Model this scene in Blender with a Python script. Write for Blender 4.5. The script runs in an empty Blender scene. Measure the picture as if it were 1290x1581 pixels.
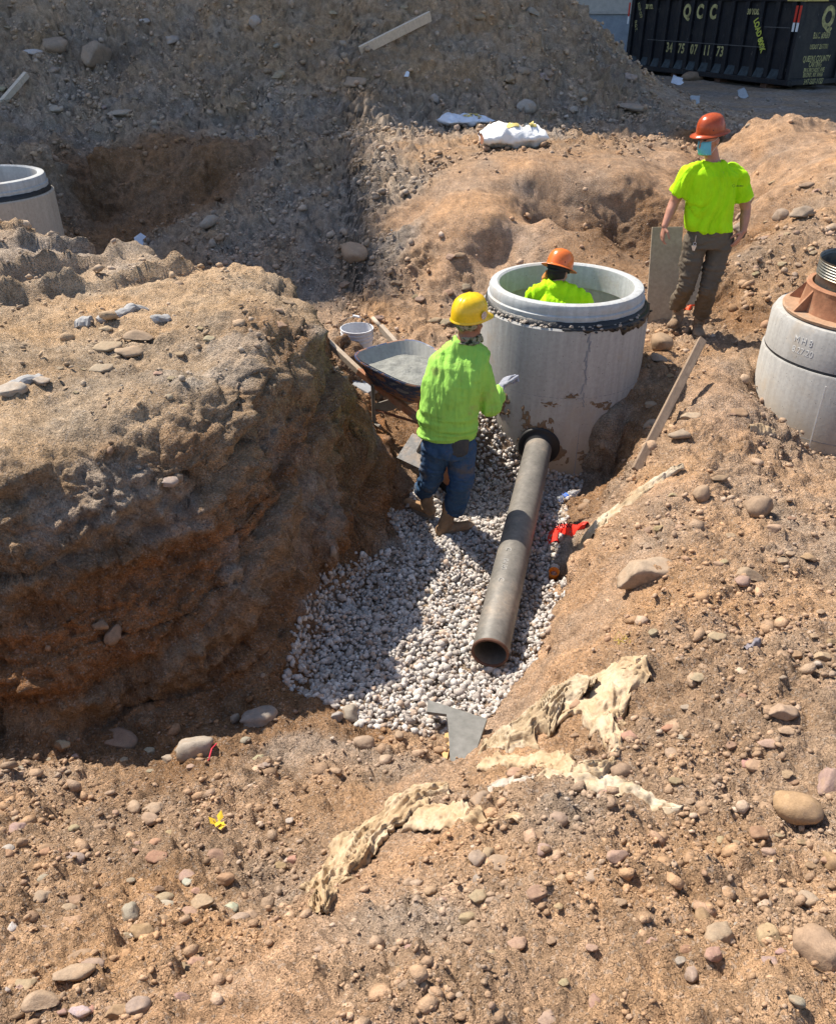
import bpy, bmesh, math, random
import numpy as np
from mathutils import Vector, Matrix, Quaternion
R = math.radians
random.seed(7)
rng = np.random.default_rng(11)
S = bpy.context.scene
COL = S.collection

# ------------------------------------------------------------------ camera
PITCH = R(32.0)
CAMZ = 3.4
FPX = 1290.0
cam_d = bpy.data.cameras.new("camera")
cam_d.sensor_fit = 'HORIZONTAL'; cam_d.sensor_width = 36.0; cam_d.lens = 36.0
cam_d.clip_start = 0.05; cam_d.clip_end = 900
cam = bpy.data.objects.new("camera", cam_d); COL.objects.link(cam)
cam.location = (0, 0, CAMZ); cam.rotation_euler = (math.pi / 2 - PITCH, 0, 0)
S.camera = cam

# ------------------------------------------------------------------ sky, sun, exposure
SUN_EL = 53.5
SUN_AZ = (-0.78, 0.625)
w = bpy.data.worlds.new("World"); S.world = w; w.use_nodes = True
nt = w.node_tree
bg = nt.nodes.get('Background') or nt.nodes.new('ShaderNodeBackground')
sky = nt.nodes.new('ShaderNodeTexSky'); sky.sky_type = 'NISHITA'; sky.sun_disc = False
sky.sun_elevation = R(SUN_EL); sky.sun_rotation = math.atan2(SUN_AZ[0], SUN_AZ[1])
sky.air_density = 1.0; sky.dust_density = 1.2; sky.ozone_density = 1.0
nt.links.new(sky.outputs[0], bg.inputs[0]); bg.inputs[1].default_value = 0.125
sd = bpy.data.lights.new("sun", 'SUN'); sd.energy = 5.0; sd.angle = R(0.55); sd.color = (1.0, 0.92, 0.80)
sun = bpy.data.objects.new("sun", sd); COL.objects.link(sun)
sv = Vector((SUN_AZ[0] * math.cos(R(SUN_EL)), SUN_AZ[1] * math.cos(R(SUN_EL)), math.sin(R(SUN_EL))))
sun.rotation_euler = sv.to_track_quat('Z', 'Y').to_euler(); sun.location = (-10, 10, 30)
S.view_settings.view_transform = 'Standard'; S.view_settings.look = 'None'
S.view_settings.gamma = 1.0; S.view_settings.exposure = 0.74
try: S.view_settings.use_curve_mapping = False
except Exception: pass

# ------------------------------------------------------------------ measuring helpers (photo pixel -> place in the world)
CP, SP = math.cos(PITCH), math.sin(PITCH)
def ray(px, py):
    a = (px - 645.0) / FPX; b = (790.5 - py) / FPX
    return Vector((a, CP + b * SP, -SP + b * CP))
def at(px, py, z):
    d = ray(px, py); t = (z - CAMZ) / d.z
    return Vector((d.x * t, d.y * t, z))
def aty(px, py, y):
    d = ray(px, py); t = y / d.y
    return Vector((d.x * t, y, CAMZ + d.z * t))

# ------------------------------------------------------------------ numpy noise
_perm = rng.permutation(256).astype(np.int32)
_val = (rng.random(256) * 2 - 1).astype(np.float32)
def vnoise(P):
    P = np.asarray(P, dtype=np.float32)
    I = np.floor(P).astype(np.int32); F = P - I
    F = F * F * F * (F * (F * 6 - 15) + 10)
    def h(a, b, c): return _val[_perm[(_perm[(_perm[(I[:, 0] + a) & 255] + I[:, 1] + b) & 255] + I[:, 2] + c) & 255]]
    x, y, z = F[:, 0], F[:, 1], F[:, 2]
    a = h(0,0,0) * (1-x) + h(1,0,0) * x; b = h(0,1,0) * (1-x) + h(1,1,0) * x
    c = h(0,0,1) * (1-x) + h(1,0,1) * x; d = h(0,1,1) * (1-x) + h(1,1,1) * x
    return (a * (1-y) + b * y) * (1-z) + (c * (1-y) + d * y) * z
def fbm(P, oct=4, gain=0.5):
    r = 0; a = 1.0; P = np.asarray(P, dtype=np.float32)
    for i in range(oct):
        r = r + a * vnoise(P); P = P * 2.03 + 17.3; a *= gain
    return r

# ------------------------------------------------------------------ object helpers
def tag(o, label=None, cat=None, group=None, kind=None):
    if label: o['label'] = label
    if cat: o['category'] = cat
    if group: o['group'] = group
    if kind: o['kind'] = kind
    return o
def thing(name, label, cat, loc=(0, 0, 0), group=None):
    o = bpy.data.objects.new(name, None); COL.objects.link(o); o.location = loc
    o.empty_display_size = 0.2
    return tag(o, label, cat, group)
def link(name, me, mat=None, parent=None, smooth=False, loc=None):
    o = bpy.data.objects.new(name, me); COL.objects.link(o)
    if mat is not None and not me.materials: me.materials.append(mat)
    if smooth: me.polygons.foreach_set('use_smooth', [True] * len(me.polygons))
    if parent is not None: o.parent = parent
    if loc is not None: o.location = loc
    return o
def wloc(o):
    v = Vector(o.location)
    while o.parent: o = o.parent; v += Vector(o.location)
    return v
def np_mesh(name, V, F, cols=None):
    """V (n,3), F (m,3|4) arrays"""
    me = bpy.data.meshes.new(name)
    V = np.ascontiguousarray(V, dtype=np.float32); F = np.ascontiguousarray(F, dtype=np.int32)
    n, k = F.shape
    me.vertices.add(len(V)); me.vertices.foreach_set('co', V.ravel())
    me.loops.add(n * k); me.loops.foreach_set('vertex_index', F.ravel())
    me.polygons.add(n); me.polygons.foreach_set('loop_start', np.arange(n, dtype=np.int32) * k)
    try: me.polygons.foreach_set('loop_total', np.full(n, k, dtype=np.int32))
    except Exception: pass
    if cols is not None:
        ca = me.color_attributes.new('Col', 'FLOAT_COLOR', 'POINT')
        c4 = np.ones((len(V), 4), dtype=np.float32); c4[:, :3] = cols
        ca.data.foreach_set('color', c4.ravel())
    me.update(calc_edges=True)
    return me

class MB:
    """collects verts/faces in world coordinates"""
    def __init__(s): s.v = []; s.f = []
    def add(s, V, F):
        b = len(s.v); s.v += [tuple(p) for p in V]; s.f += [tuple(i + b for i in f) for f in F]; return s
    def box(s, c, size, M=None, taper=1.0):
        c = Vector(c); hx, hy, hz = size[0] / 2, size[1] / 2, size[2] / 2
        P = []
        for z, t in ((-hz, 1.0), (hz, taper)):
            for x, y in ((-hx, -hy), (hx, -hy), (hx, hy), (-hx, hy)):
                v = Vector((x * t, y * t, z))
                if M is not None: v = M @ v
                P.append(c + v)
        return s.add(P, [(3,2,1,0), (4,5,6,7), (0,1,5,4), (1,2,6,5), (2,3,7,6), (3,0,4,7)])
    def rings(s, RR, close=True, caps=(True, True)):
        n = len(RR[0]); V = [p for r in RR for p in r]; F = []
        for i in range(len(RR) - 1):
            for j in range(n if close else n - 1):
                k = (j + 1) % n
                F.append((i*n+j, i*n+k, (i+1)*n+k, (i+1)*n+j))
        if caps[0]: F.append(tuple(reversed(range(n))))
        if caps[1]: F.append(tuple(range((len(RR)-1)*n, len(RR)*n)))
        return s.add(V, F)
    def tube(s, pts, r, n=8, caps=True):
        pts = [Vector(p) for p in pts]; rr = r if isinstance(r, (list, tuple)) else [r] * len(pts)
        RR = []; up = None
        for i, p in enumerate(pts):
            d = (pts[min(i+1, len(pts)-1)] - pts[max(i-1, 0)]).normalized()
            if up is None: up = d.orthogonal().normalized()
            up = (up - d * up.dot(d)).normalized(); sd_ = d.cross(up)
            RR.append([p + (up * math.cos(a) + sd_ * math.sin(a)) * rr[i] for a in [2 * math.pi * k / n for k in range(n)]])
        return s.rings(RR, True, (caps, caps))
    def lathe(s, c, prof, n=48, M=None, caps=(False, False), jit=0.0):
        c = Vector(c); RR = []
        for r, z in prof:
            row = []
            for k in range(n):
                a = 2 * math.pi * k / n
                v = Vector((r * math.cos(a), r * math.sin(a), z + (random.uniform(-jit, jit) if jit else 0)))
                if M is not None: v = M @ v
                row.append(c + v)
            RR.append(row)
        return s.rings(RR, True, caps)
    def build(s, name, mat, parent=None, smooth=False, base=None, bevel=0.0, label=None):
        base = Vector(base) if base is not None else (wloc(parent) if parent is not None else Vector((0, 0, 0)))
        me = bpy.data.meshes.new(name)
        me.from_pydata([(p[0]-base.x, p[1]-base.y, p[2]-base.z) for p in s.v], [], s.f); me.update()
        o = link(name, me, mat, parent, smooth)
        if parent is None: o.location = base
        if bevel:
            m = o.modifiers.new('bev', 'BEVEL'); m.width = bevel; m.segments = 2; m.limit_method = 'ANGLE'; m.angle_limit = R(40)
        if label: o['label'] = label
        return o

def smooth_by_angle(o, ang=40):
    me = o.data; bm = bmesh.new(); bm.from_mesh(me)
    for f in bm.faces: f.smooth = True
    for e in bm.edges:
        if len(e.link_faces) == 2 and e.calc_face_angle(0) > R(ang): e.smooth = False
    bm.to_mesh(me); bm.free()
    return o

# ------------------------------------------------------------------ material helpers
class NT:
    def __init__(s, name, rough=0.9, spec=0.2):
        s.m = bpy.data.materials.new(name); s.m.use_nodes = True; s.t = s.m.node_tree
        s.b = s.t.nodes['Principled BSDF']; s.b.inputs['Roughness'].default_value = rough
        s.b.inputs['Specular IOR Level'].default_value = spec
        s.tc = s.t.nodes.new('ShaderNodeTexCoord'); s.geo = None
    def n(s, t, **k):
        x = s.t.nodes.new(t)
        for a, b in k.items(): setattr(x, a, b)
        return x
    def L(s, a, b): s.t.links.new(a, b); return s
    def noise(s, scale, detail=4, rough=0.55, vec=None, dist=0.0):
        x = s.n('ShaderNodeTexNoise'); x.inputs['Scale'].default_value = scale; x.inputs['Detail'].default_value = detail
        x.inputs['Roughness'].default_value = rough; x.inputs['Distortion'].default_value = dist
        s.L(vec or s.tc.outputs['Object'], x.inputs['Vector']); return x.outputs['Fac']
    def vor(s, scale, feat='F1', out='Distance', vec=None, rnd=1.0):
        x = s.n('ShaderNodeTexVoronoi'); x.feature = feat; x.inputs['Scale'].default_value = scale; x.inputs['Randomness'].default_value = rnd
        s.L(vec or s.tc.outputs['Object'], x.inputs['Vector']); return x.outputs[out]
    def mapping(s, scale=(1, 1, 1), rot=(0, 0, 0), src=None):
        x = s.n('ShaderNodeMapping'); x.inputs['Scale'].default_value = scale; x.inputs['Rotation'].default_value = rot
        s.L(src or s.tc.outputs['Object'], x.inputs['Vector']); return x.outputs[0]
    def ramp(s, fac, stops):
        x = s.n('ShaderNodeValToRGB'); e = x.color_ramp.elements
        while len(e) > 1: e.remove(e[-1])
        for i, (p, c) in enumerate(stops):
            if isinstance(c, (int, float)): c = (c, c, c)
            el = e[0] if i == 0 else e.new(p)
            el.position = p; el.color = (*c, 1)
        s.L(fac, x.inputs['Fac']); return x.outputs['Color']
    def mix(s, fac, a, b, mode='MIX'):
        x = s.n('ShaderNodeMix', data_type='RGBA', blend_type=mode)
        for v, i in ((fac, 0), (a, 6), (b, 7)):
            if hasattr(v, 'links'): s.L(v, x.inputs[i])
            elif isinstance(v, (int, float)): x.inputs[i].default_value = v if i == 0 else (v, v, v, 1)
            else: x.inputs[i].default_value = (*v, 1)
        return x.outputs[2]
    def math(s, op, a, b=0.0):
        x = s.n('ShaderNodeMath', operation=op)
        for v, i in ((a, 0), (b, 1)):
            if hasattr(v, 'links'): s.L(v, x.inputs[i])
            else: x.inputs[i].default_value = v
        return x.outputs[0]
    def attr(s, name='Col'):
        x = s.n('ShaderNodeAttribute'); x.attribute_name = name; return x.outputs['Color']
    def objcol(s):
        x = s.n('ShaderNodeObjectInfo'); return x.outputs['Color']
    def col(s, c):
        if hasattr(c, 'links'): s.L(c, s.b.inputs['Base Color'])
        else: s.b.inputs['Base Color'].default_value = (*c, 1)
        return s
    def rough(s, r):
        if hasattr(r, 'links'): s.L(r, s.b.inputs['Roughness'])
        else: s.b.inputs['Roughness'].default_value = r
        return s
    def bump(s, h, dist=0.01, strength=1.0, prev=None):
        x = s.n('ShaderNodeBump'); x.inputs['Distance'].default_value = dist; x.inputs['Strength'].default_value = strength
        s.L(h, x.inputs['Height'])
        if prev is not None: s.L(prev, x.inputs['Normal'])
        s.L(x.outputs[0], s.b.inputs['Normal']); return x.outputs[0]

def m_soil():
    k = NT('soil', 0.95, 0.12)
    c = k.attr()
    n1 = k.noise(9, 6, .65); n2 = k.noise(60, 5, .7); v = k.vor(75); v2 = k.vor(190)
    c = k.mix(1.0, c, k.ramp(n1, [(.3, .62), (.7, 1.30)]), 'MULTIPLY')
    c = k.mix(1.0, c, k.ramp(n2, [(.3, .72), (.7, 1.25)]), 'MULTIPLY')
    # speckle of tiny pale and dark grains
    vc = k.vor(120, out='Color'); sp = k.n('ShaderNodeSeparateColor'); k.L(vc, sp.inputs[0])
    c = k.mix(k.ramp(sp.outputs[0], [(.86, 0.0), (.9, .5)]), c, k.mix(.5, c, (.55, .5, .45)))
    c = k.mix(k.ramp(sp.outputs[1], [(.9, 0.0), (.93, .35)]), c, (.09, .07, .055))
    k.col(c)
    h = k.math('ADD', k.math('MULTIPLY', n2, .8), k.math('MULTIPLY', v, -.9))
    p = k.bump(h, .018, 1.0)
    k.bump(k.math('ADD', k.noise(260, 3, .7), k.math('MULTIPLY', v2, -.8)), .006, 1.0, p)
    return k.m
def m_stone():
    k = NT('stone', 0.85, 0.2)
    n1 = k.noise(22, 5, .65); n2 = k.noise(120, 4, .7)
    c = k.mix(1.0, k.attr(), k.ramp(n1, [(.3, .72), (.7, 1.22)]), 'MULTIPLY')
    c = k.mix(1.0, c, k.ramp(n2, [(.3, .8), (.7, 1.15)]), 'MULTIPLY')
    k.col(c); k.bump(k.math('ADD', n2, k.math('MULTIPLY', n1, .8)), .006, .8)
    return k.m
def m_rock():
    k = NT('rock', 0.86, 0.2)
    n1 = k.noise(2.2, 6, .65); n2 = k.noise(14, 5, .7)
    c = k.mix(1.0, k.mix(.35, k.objcol(), (.36, .245, .155)), k.ramp(n1, [(.28, .75), (.72, 1.15)]), 'MULTIPLY')
    c = k.mix(1.0, c, k.ramp(n2, [(.3, .8), (.7, 1.15)]), 'MULTIPLY')
    # dust caught in the hollows
    c = k.mix(k.ramp(k.noise(1.6, 4), [(.5, 0.0), (.66, .6)]), c, (.33, .225, .145))
    k.col(c); k.bump(k.math('ADD', k.math('MULTIPLY', n2, .4), n1), .0035, .8)
    return k.m
SOIL = m_soil(); STONE = m_stone(); ROCK = m_rock()
# ------------------------------------------------------------------ terrain
# columns: colour/grain class  t tan dry stony, o orange sandy smooth, d damp brown, k grey rubble, c clay crust, g gravel bed
CT = []
def cp(px, py, z, k): p = at(px, py, z); CT.append((p.x, p.y, z, k))
def cw(x, y, z, k): CT.append((x, y, z, k))
for px, py, z, k in [
  # gravel bed in the trench
  (650,900,.0,'g'),(600,1000,.02,'g'),(700,1000,.0,'g'),(560,1060,.05,'g'),(640,1100,.06,'g'),(720,1080,.05,'g'),(800,980,.0,'g'),
  (520,960,.03,'g'),(700,840,.0,'g'),(800,800,.0,'g'),(740,720,.0,'g'),(850,740,.0,'g'),(850,860,.0,'g'),(820,960,.02,'g'),(600,860,.02,'g'),
  # foreground lower slope (left)
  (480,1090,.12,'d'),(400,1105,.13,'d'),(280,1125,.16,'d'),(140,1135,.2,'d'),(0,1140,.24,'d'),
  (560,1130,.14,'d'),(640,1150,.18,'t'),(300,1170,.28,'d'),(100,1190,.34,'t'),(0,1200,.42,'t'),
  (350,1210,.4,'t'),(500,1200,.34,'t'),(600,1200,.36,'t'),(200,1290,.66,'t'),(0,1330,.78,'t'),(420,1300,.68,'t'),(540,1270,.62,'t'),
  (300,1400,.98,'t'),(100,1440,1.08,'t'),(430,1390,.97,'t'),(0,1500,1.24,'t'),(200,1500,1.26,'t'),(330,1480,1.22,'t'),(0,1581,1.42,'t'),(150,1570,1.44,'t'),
  # right bank: toe along the gravel
  (862,945,.04,'o'),(826,1036,.06,'o'),(768,1112,.1,'o'),(715,1165,.2,'o'),(878,890,.04,'d'),(872,820,.04,'d'),(885,770,.04,'d'),
  # right bank: face and crest
  (660,1222,.66,'o'),(600,1290,.86,'o'),(520,1370,1.1,'o'),(480,1440,1.28,'o'),(350,1520,1.46,'o'),(240,1578,1.58,'o'),
  (730,1180,.58,'o'),(800,1120,.62,'o'),(850,1050,.58,'o'),(880,1080,.85,'o'),(880,1000,.5,'o'),(920,1010,.82,'o'),(905,930,.42,'o'),(950,900,.68,'o'),
  (905,865,.36,'o'),(935,830,.5,'t'),(960,790,.55,'o'),(1000,760,.66,'o'),(1040,730,.72,'t'),(960,745,.22,'d'),(930,770,.12,'d'),
  (622,1212,.38,'t'),(556,1285,.64,'t'),(488,1365,.90,'t'),(400,1455,1.17,'t'),(270,1548,1.40,'t'),(585,1300,.88,'o'),(540,1380,1.14,'o'),(420,1490,1.42,'o'),(320,1570,1.58,'o'),
  (780,1190,.82,'t'),(700,1260,1.0,'t'),(860,1170,1.02,'t'),(990,1030,1.05,'t'),(940,1100,1.05,'t'),(980,960,.92,'t'),
  (600,1400,1.3,'t'),(760,1330,1.26,'t'),(900,1250,1.25,'t'),(1000,1180,1.22,'t'),(1100,1100,1.2,'t'),(1100,1000,1.08,'t'),(1080,900,.96,'t'),
  (1060,820,.84,'t'),(1150,800,.78,'t'),(1200,900,.9,'t'),(1290,900,.88,'t'),(1290,800,.7,'t'),(1200,1050,1.14,'t'),(1290,1050,1.12,'t'),
  (1290,1200,1.34,'t'),(1150,1250,1.38,'t'),(1000,1330,1.42,'t'),(1290,1350,1.5,'t'),(1100,1420,1.54,'t'),(900,1420,1.48,'t'),(750,1470,1.5,'t'),
  (560,1500,1.5,'t'),(450,1560,1.6,'o'),(700,1575,1.64,'t'),(950,1560,1.66,'t'),(1290,1500,1.66,'t'),(1200,1575,1.72,'t'),
  # pit beside the round chamber and the ridge with the plank
  (898,738,.03,'d'),(940,728,.10,'d'),(948,700,.26,'d'),(975,668,.44,'d'),(990,600,.66,'t'),(1010,570,.72,'t'),
  (985,722,.44,'t'),(1015,688,.58,'t'),(1045,640,.68,'t'),(1005,640,.56,'d'),(1060,660,.72,'t'),(1100,640,.78,'o'),(1085,600,.78,'o'),(1060,560,.66,'t'),(1120,570,.76,'o'),
  (1150,620,.78,'o'),(1100,720,.74,'t'),(1180,650,.7,'t'),(1235,692,.38,'t'),(1290,699,.36,'t'),(1200,712,.52,'t'),(1290,725,.44,'t'),(1160,700,.68,'t'),
  (1060,525,.66,'t'),(1100,520,.66,'t'),(1150,540,.7,'t'),(1020,520,.62,'t'),(1060,480,.66,'t'),(1110,470,.7,'d'),(1160,500,.72,'d'),
  (1130,420,.95,'t'),(1180,450,.92,'t'),(1240,400,1.14,'t'),(1290,380,1.24,'t'),(1220,340,1.36,'t'),(1290,300,1.5,'t'),(1240,260,1.6,'o'),(1290,222,1.72,'o'),
  (1190,176,1.9,'o'),(1078,212,1.36,'d'),(1160,186,1.72,'o'),(1225,195,1.8,'o'),(1150,330,1.1,'o'),(1190,300,1.4,'o'),(1200,240,1.6,'o'),(1150,260,1.3,'o'),(1135,215,1.5,'o'),(1120,370,.72,'d'),
  (1115,260,1.0,'d'),
  # tan spoil bank behind the chamber
  (655,228,1.5,'t'),(750,225,1.52,'t'),(850,226,1.52,'t'),(950,222,1.52,'t'),(1030,215,1.52,'t'),(1048,245,1.42,'o'),
  (700,300,1.32,'o'),(760,278,1.42,'o'),(820,262,1.48,'o'),(900,262,1.46,'o'),(960,280,1.4,'o'),(1020,280,1.34,'o'),
  (690,345,1.08,'o'),(760,340,1.12,'o'),(850,340,1.1,'o'),(930,350,1.04,'d'),(1000,340,1.0,'d'),
  (690,400,.78,'o'),(720,445,.5,'t'),(760,400,.72,'o'),(850,400,.6,'d'),(950,400,.55,'d'),(1000,420,.5,'d'),(740,490,.32,'t'),
  # middle floor behind the wheelbarrow
  (640,335,1.0,'o'),(650,420,.6,'t'),(620,450,.46,'t'),(560,400,.62,'k'),(600,380,.76,'k'),(550,470,.4,'t'),(500,450,.4,'k'),(500,500,.34,'t'),(480,400,.62,'k'),
  (540,570,.28,'t'),(560,620,.24,'t'),(600,650,.18,'d'),(640,640,.16,'d'),(640,700,.08,'d'),(690,560,.3,'t'),(620,540,.3,'t'),
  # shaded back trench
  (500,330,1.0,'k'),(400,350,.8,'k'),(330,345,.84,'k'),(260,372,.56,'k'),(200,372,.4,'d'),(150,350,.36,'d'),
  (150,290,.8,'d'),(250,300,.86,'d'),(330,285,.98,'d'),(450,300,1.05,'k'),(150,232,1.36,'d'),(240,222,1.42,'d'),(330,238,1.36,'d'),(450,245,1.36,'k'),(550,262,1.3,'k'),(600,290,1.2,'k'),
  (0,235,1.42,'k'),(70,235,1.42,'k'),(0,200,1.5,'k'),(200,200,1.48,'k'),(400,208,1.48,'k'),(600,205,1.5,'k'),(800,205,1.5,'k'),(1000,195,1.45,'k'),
  (1100,160,1.28,'r'),(1250,165,1.25,'r'),(1100,135,1.22,'r'),(1180,150,1.22,'r'),
  # the big left block: top
  (0,640,1.5,'c'),(100,640,1.5,'c'),(0,520,1.52,'c'),(150,540,1.52,'c'),(300,560,1.5,'c'),(200,430,1.52,'c'),(380,440,1.5,'c'),(300,480,1.52,'c'),(0,430,1.55,'c'),(430,470,1.48,'c'),
  (0,352,1.56,'c'),(100,372,1.54,'c'),(240,402,1.52,'c'),(370,420,1.48,'c'),(430,438,1.42,'c'),
  (0,700,1.5,'c'),(120,688,1.5,'c'),(230,655,1.5,'c'),(330,615,1.5,'c'),(400,565,1.48,'c'),(460,500,1.44,'c'),
  # its end spur
  (478,516,.9,'d'),(500,572,.8,'d'),(545,640,.5,'d'),(598,718,.2,'d'),(466,512,1.12,'d'),(530,520,.7,'d'),(505,500,.42,'t'),
  (443,1062,.08,'d'),(462,990,.06,'d'),(492,930,.05,'d'),(552,868,.05,'d'),(590,812,.05,'d'),(608,770,.06,'d'),(632,712,.1,'d'),
  (535,578,.3,'t'),(548,602,.27,'t'),(528,552,.33,'t'),(575,545,.31,'t'),(600,575,.28,'t'),
  
]: cp(px, py, z, k)
MCX = (1.2, 6.66)
for a_, z_ in ((12,.76),(-10,.74),(-30,.68),(-46,.62),(-60,.52),(-70,.43),(-77,.22),(-84,.03),(-100,.0),(-112,.02),(-122,.10),(-134,.22),(-150,.34),(-165,.42),(178,.48),(150,.45),(110,.42),(60,.55)):
    CT.append((MCX[0]+.71*math.cos(R(a_)), MCX[1]+.71*math.sin(R(a_)), z_, 'd' if a_ > -60 or a_ < -130 else 'g'))
for a_, z_ in ((-90,.42),(-110,.42),(-130,.44),(-150,.54),(-165,.62),(-178,.68),(160,.8),(130,.9)):
    CT.append((3.44+.73*math.cos(R(a_)), 6.3+.73*math.sin(R(a_)), z_ - .06, 't'))
for x, y, z, k in [
  (-4,8.7,.4,'d'),(-3.1,8.25,.4,'d'),(-2.1,7.65,.36,'d'),(-1.3,7.2,.3,'d'),(-.75,6.95,.28,'d'),(-4.4,10.6,.4,'d'),(-3.2,9.6,.36,'d'),(-6,9.4,.5,'d'),(-5.6,8.7,.5,'d'),
  # toe of the block face
  (-3.2,2.75,.25,'d'),(-2.1,3.02,.22,'d'),(-1.5,3.15,.2,'d'),(-1.05,3.3,.16,'d'),
  # half way up
  (-2.9,3.0,.8,'d'),(-2.0,3.2,.8,'d'),(-1.35,3.42,.8,'d'),(-1.05,3.62,.8,'d'),(-.86,4.2,.78,'d'),(-.60,4.85,.78,'d'),(-.44,5.3,.72,'d'),
  (-2.9,3.2,1.35,'d'),(-2.0,3.38,1.35,'d'),(-1.5,3.52,1.36,'d'),(-1.18,3.78,1.34,'d'),(-1.02,4.25,1.32,'d'),(-.76,4.92,1.30,'d'),(-.62,5.4,1.24,'d'),
  (3.7,9.8,.66,'d'),(4.1,11.2,.75,'d'),(4.3,12.2,1.0,'d'),(4.75,12.2,1.36,'o'),(5.3,12.6,1.72,'o'),(3.35,11.2,1.3,'d'),(3.3,10,.9,'d'),
  # around / outside the frame
  (-5,3.2,1.5,'c'),(-7,4,1.5,'c'),(-7,8,1.55,'c'),(-4.4,2.6,.4,'t'),(-8,2.4,.6,'t'),(-4,1.2,1.3,'t'),(-3,.3,1.7,'t'),(-6,0,1.8,'t'),(0,-.3,1.8,'t'),(3,-.3,1.85,'t'),(6,0,1.8,'t'),
  (0,-3,1.8,'t'),(-4,-3,1.8,'t'),(5,-3,1.8,'t'),(3.5,2.5,1.3,'t'),(5,4,1.2,'t'),(6,8,1.6,'t'),(9,6,1.7,'t'),(10,2,1.8,'t'),(8,11,1.5,'o'),(7,12.6,1.52,'o'),(6.6,14.2,1.36,'t'),(8.5,13.2,1.42,'t'),(5,5.5,.7,'t'),(4.6,6.6,.9,'t'),(3.4,6.3,.5,'t'),
  (10,14,1.3,'k'),(-9,11,1.5,'k'),(-12,8,1.6,'k'),(-12,4,1.7,'t'),(-6.5,11.2,1.3,'d'),
  (6.2,15.2,1.32,'k'),(4.9,15.6,1.36,'k'),(7.5,15,1.3,'k'),
  # spoil heap at the back
  (-13,14.8,1.5,'k'),(-9,15.2,1.5,'k'),(-6,15.6,1.5,'k'),(-3,15.4,1.48,'k'),(0,15.2,1.46,'k'),(2.5,15.8,1.42,'k'),(4.6,17.2,1.36,'k'),(6.1,19.5,1.28,'k'),
  (-13,20,4.4,'h'),(-10,19.2,3.9,'h'),(-7.4,19.6,3.6,'h'),(-5,19.8,3.55,'h'),(-2.5,19.0,4.3,'h'),(0,18.8,4.5,'h'),(1.6,19.2,4.1,'h'),(3.15,20,3.2,'h'),(4.2,20.3,2.4,'h'),(5.2,20.6,1.72,'h'),
  (-9,17,2.5,'k'),(-5.6,17.8,2.3,'k'),(-2.5,17,2.7,'h'),(0,16.9,2.8,'h'),(2.2,17.8,2.7,'h'),(3.8,18.6,2.0,'k'),
  (-10,24,2.2,'h'),(-3,24,2.0,'h'),(2,24,1.6,'h'),(5,24,1.25,'r'),(6.4,22,1.2,'r'),(9,20,1.2,'r'),(8,23,1.2,'r'),(9.6,23,1.18,'r'),(13,20,1.22,'r'),(12,26,1.2,'r'),(8,26,1.2,'r'),(7,28,1.22,'r'),(-8,32,1.3,'k'),(3,31,1.3,'k'),(14,32,1.3,'k'),
  (-14,32,1.3,'k'),(16,10,1.5,'k'),(-16,16,1.6,'k'),(16,22,1.3,'k'),
]: cw(x, y, z, k)
CX = np.array([[c[0], c[1]] for c in CT]); CZ = np.array([c[2] for c in CT])
# drop near-duplicate sites
keep = []
for i in range(len(CX)):
    if all(np.hypot(*(CX[i] - CX[j])) > 0.05 for j in keep): keep.append(i)
CX = CX[keep]; CZ = CZ[keep]; CK = [CT[i][3] for i in keep]
def phi(r): return -np.sqrt(r * r + 0.06 ** 2)
A = phi(np.linalg.norm(CX[:, None] - CX[None], axis=2)); n = len(CX)
Af = np.zeros((n + 3, n + 3)); Af[:n, :n] = A + np.eye(n) * 0.002; Af[:n, n] = 1; Af[:n, n+1:] = CX; Af[n, :n] = 1; Af[n+1:, :n] = CX.T
WC = np.linalg.solve(Af, np.concatenate([CZ, [0, 0, 0]]))
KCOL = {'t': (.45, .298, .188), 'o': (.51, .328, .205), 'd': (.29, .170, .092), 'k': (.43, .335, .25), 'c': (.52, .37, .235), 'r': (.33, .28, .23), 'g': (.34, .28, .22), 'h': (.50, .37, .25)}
KST = {'t': 1.0, 'o': .10, 'd': .5, 'k': 1.3, 'c': .3, 'r': .3, 'g': 0.0, 'h': .8}
def field(X, Y):
    """smooth height plus blended colour and stoniness"""
    N = len(X); Z = np.empty(N, np.float32); C = np.empty((N, 3), np.float32); ST = np.empty(N, np.float32); G = np.empty(N, np.float32)
    kc = np.array([KCOL[k] for k in CK], np.float32); ks = np.array([KST[k] for k in CK], np.float32); kg = np.array([1.0 if k == 'g' else 0.0 for k in CK], np.float32)
    cx = CX.astype(np.float32); wc = WC[:n].astype(np.float32)
    for a in range(0, N, 40000):
        b = min(a + 40000, N)
        d2 = (X[a:b, None] - cx[None, :, 0]) ** 2 + (Y[a:b, None] - cx[None, :, 1]) ** 2
        Z[a:b] = -np.sqrt(d2 + np.float32(0.0036)) @ wc + WC[n] + WC[n+1] * X[a:b] + WC[n+2] * Y[a:b]
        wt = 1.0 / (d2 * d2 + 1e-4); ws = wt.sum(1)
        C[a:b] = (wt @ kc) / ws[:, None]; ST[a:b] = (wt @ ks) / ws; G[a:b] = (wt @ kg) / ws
    return Z, C, ST, G

PC = -1.5            # fan centre (0, PC): a fan-shaped sheet, dense near the viewer
NA, NR = 580, 900
ANG = np.linspace(R(-40), R(40), NA); RAD = np.exp(np.linspace(math.log(1.45), math.log(36), NR))
aa, rr_ = np.meshgrid(ANG, RAD)
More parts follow.
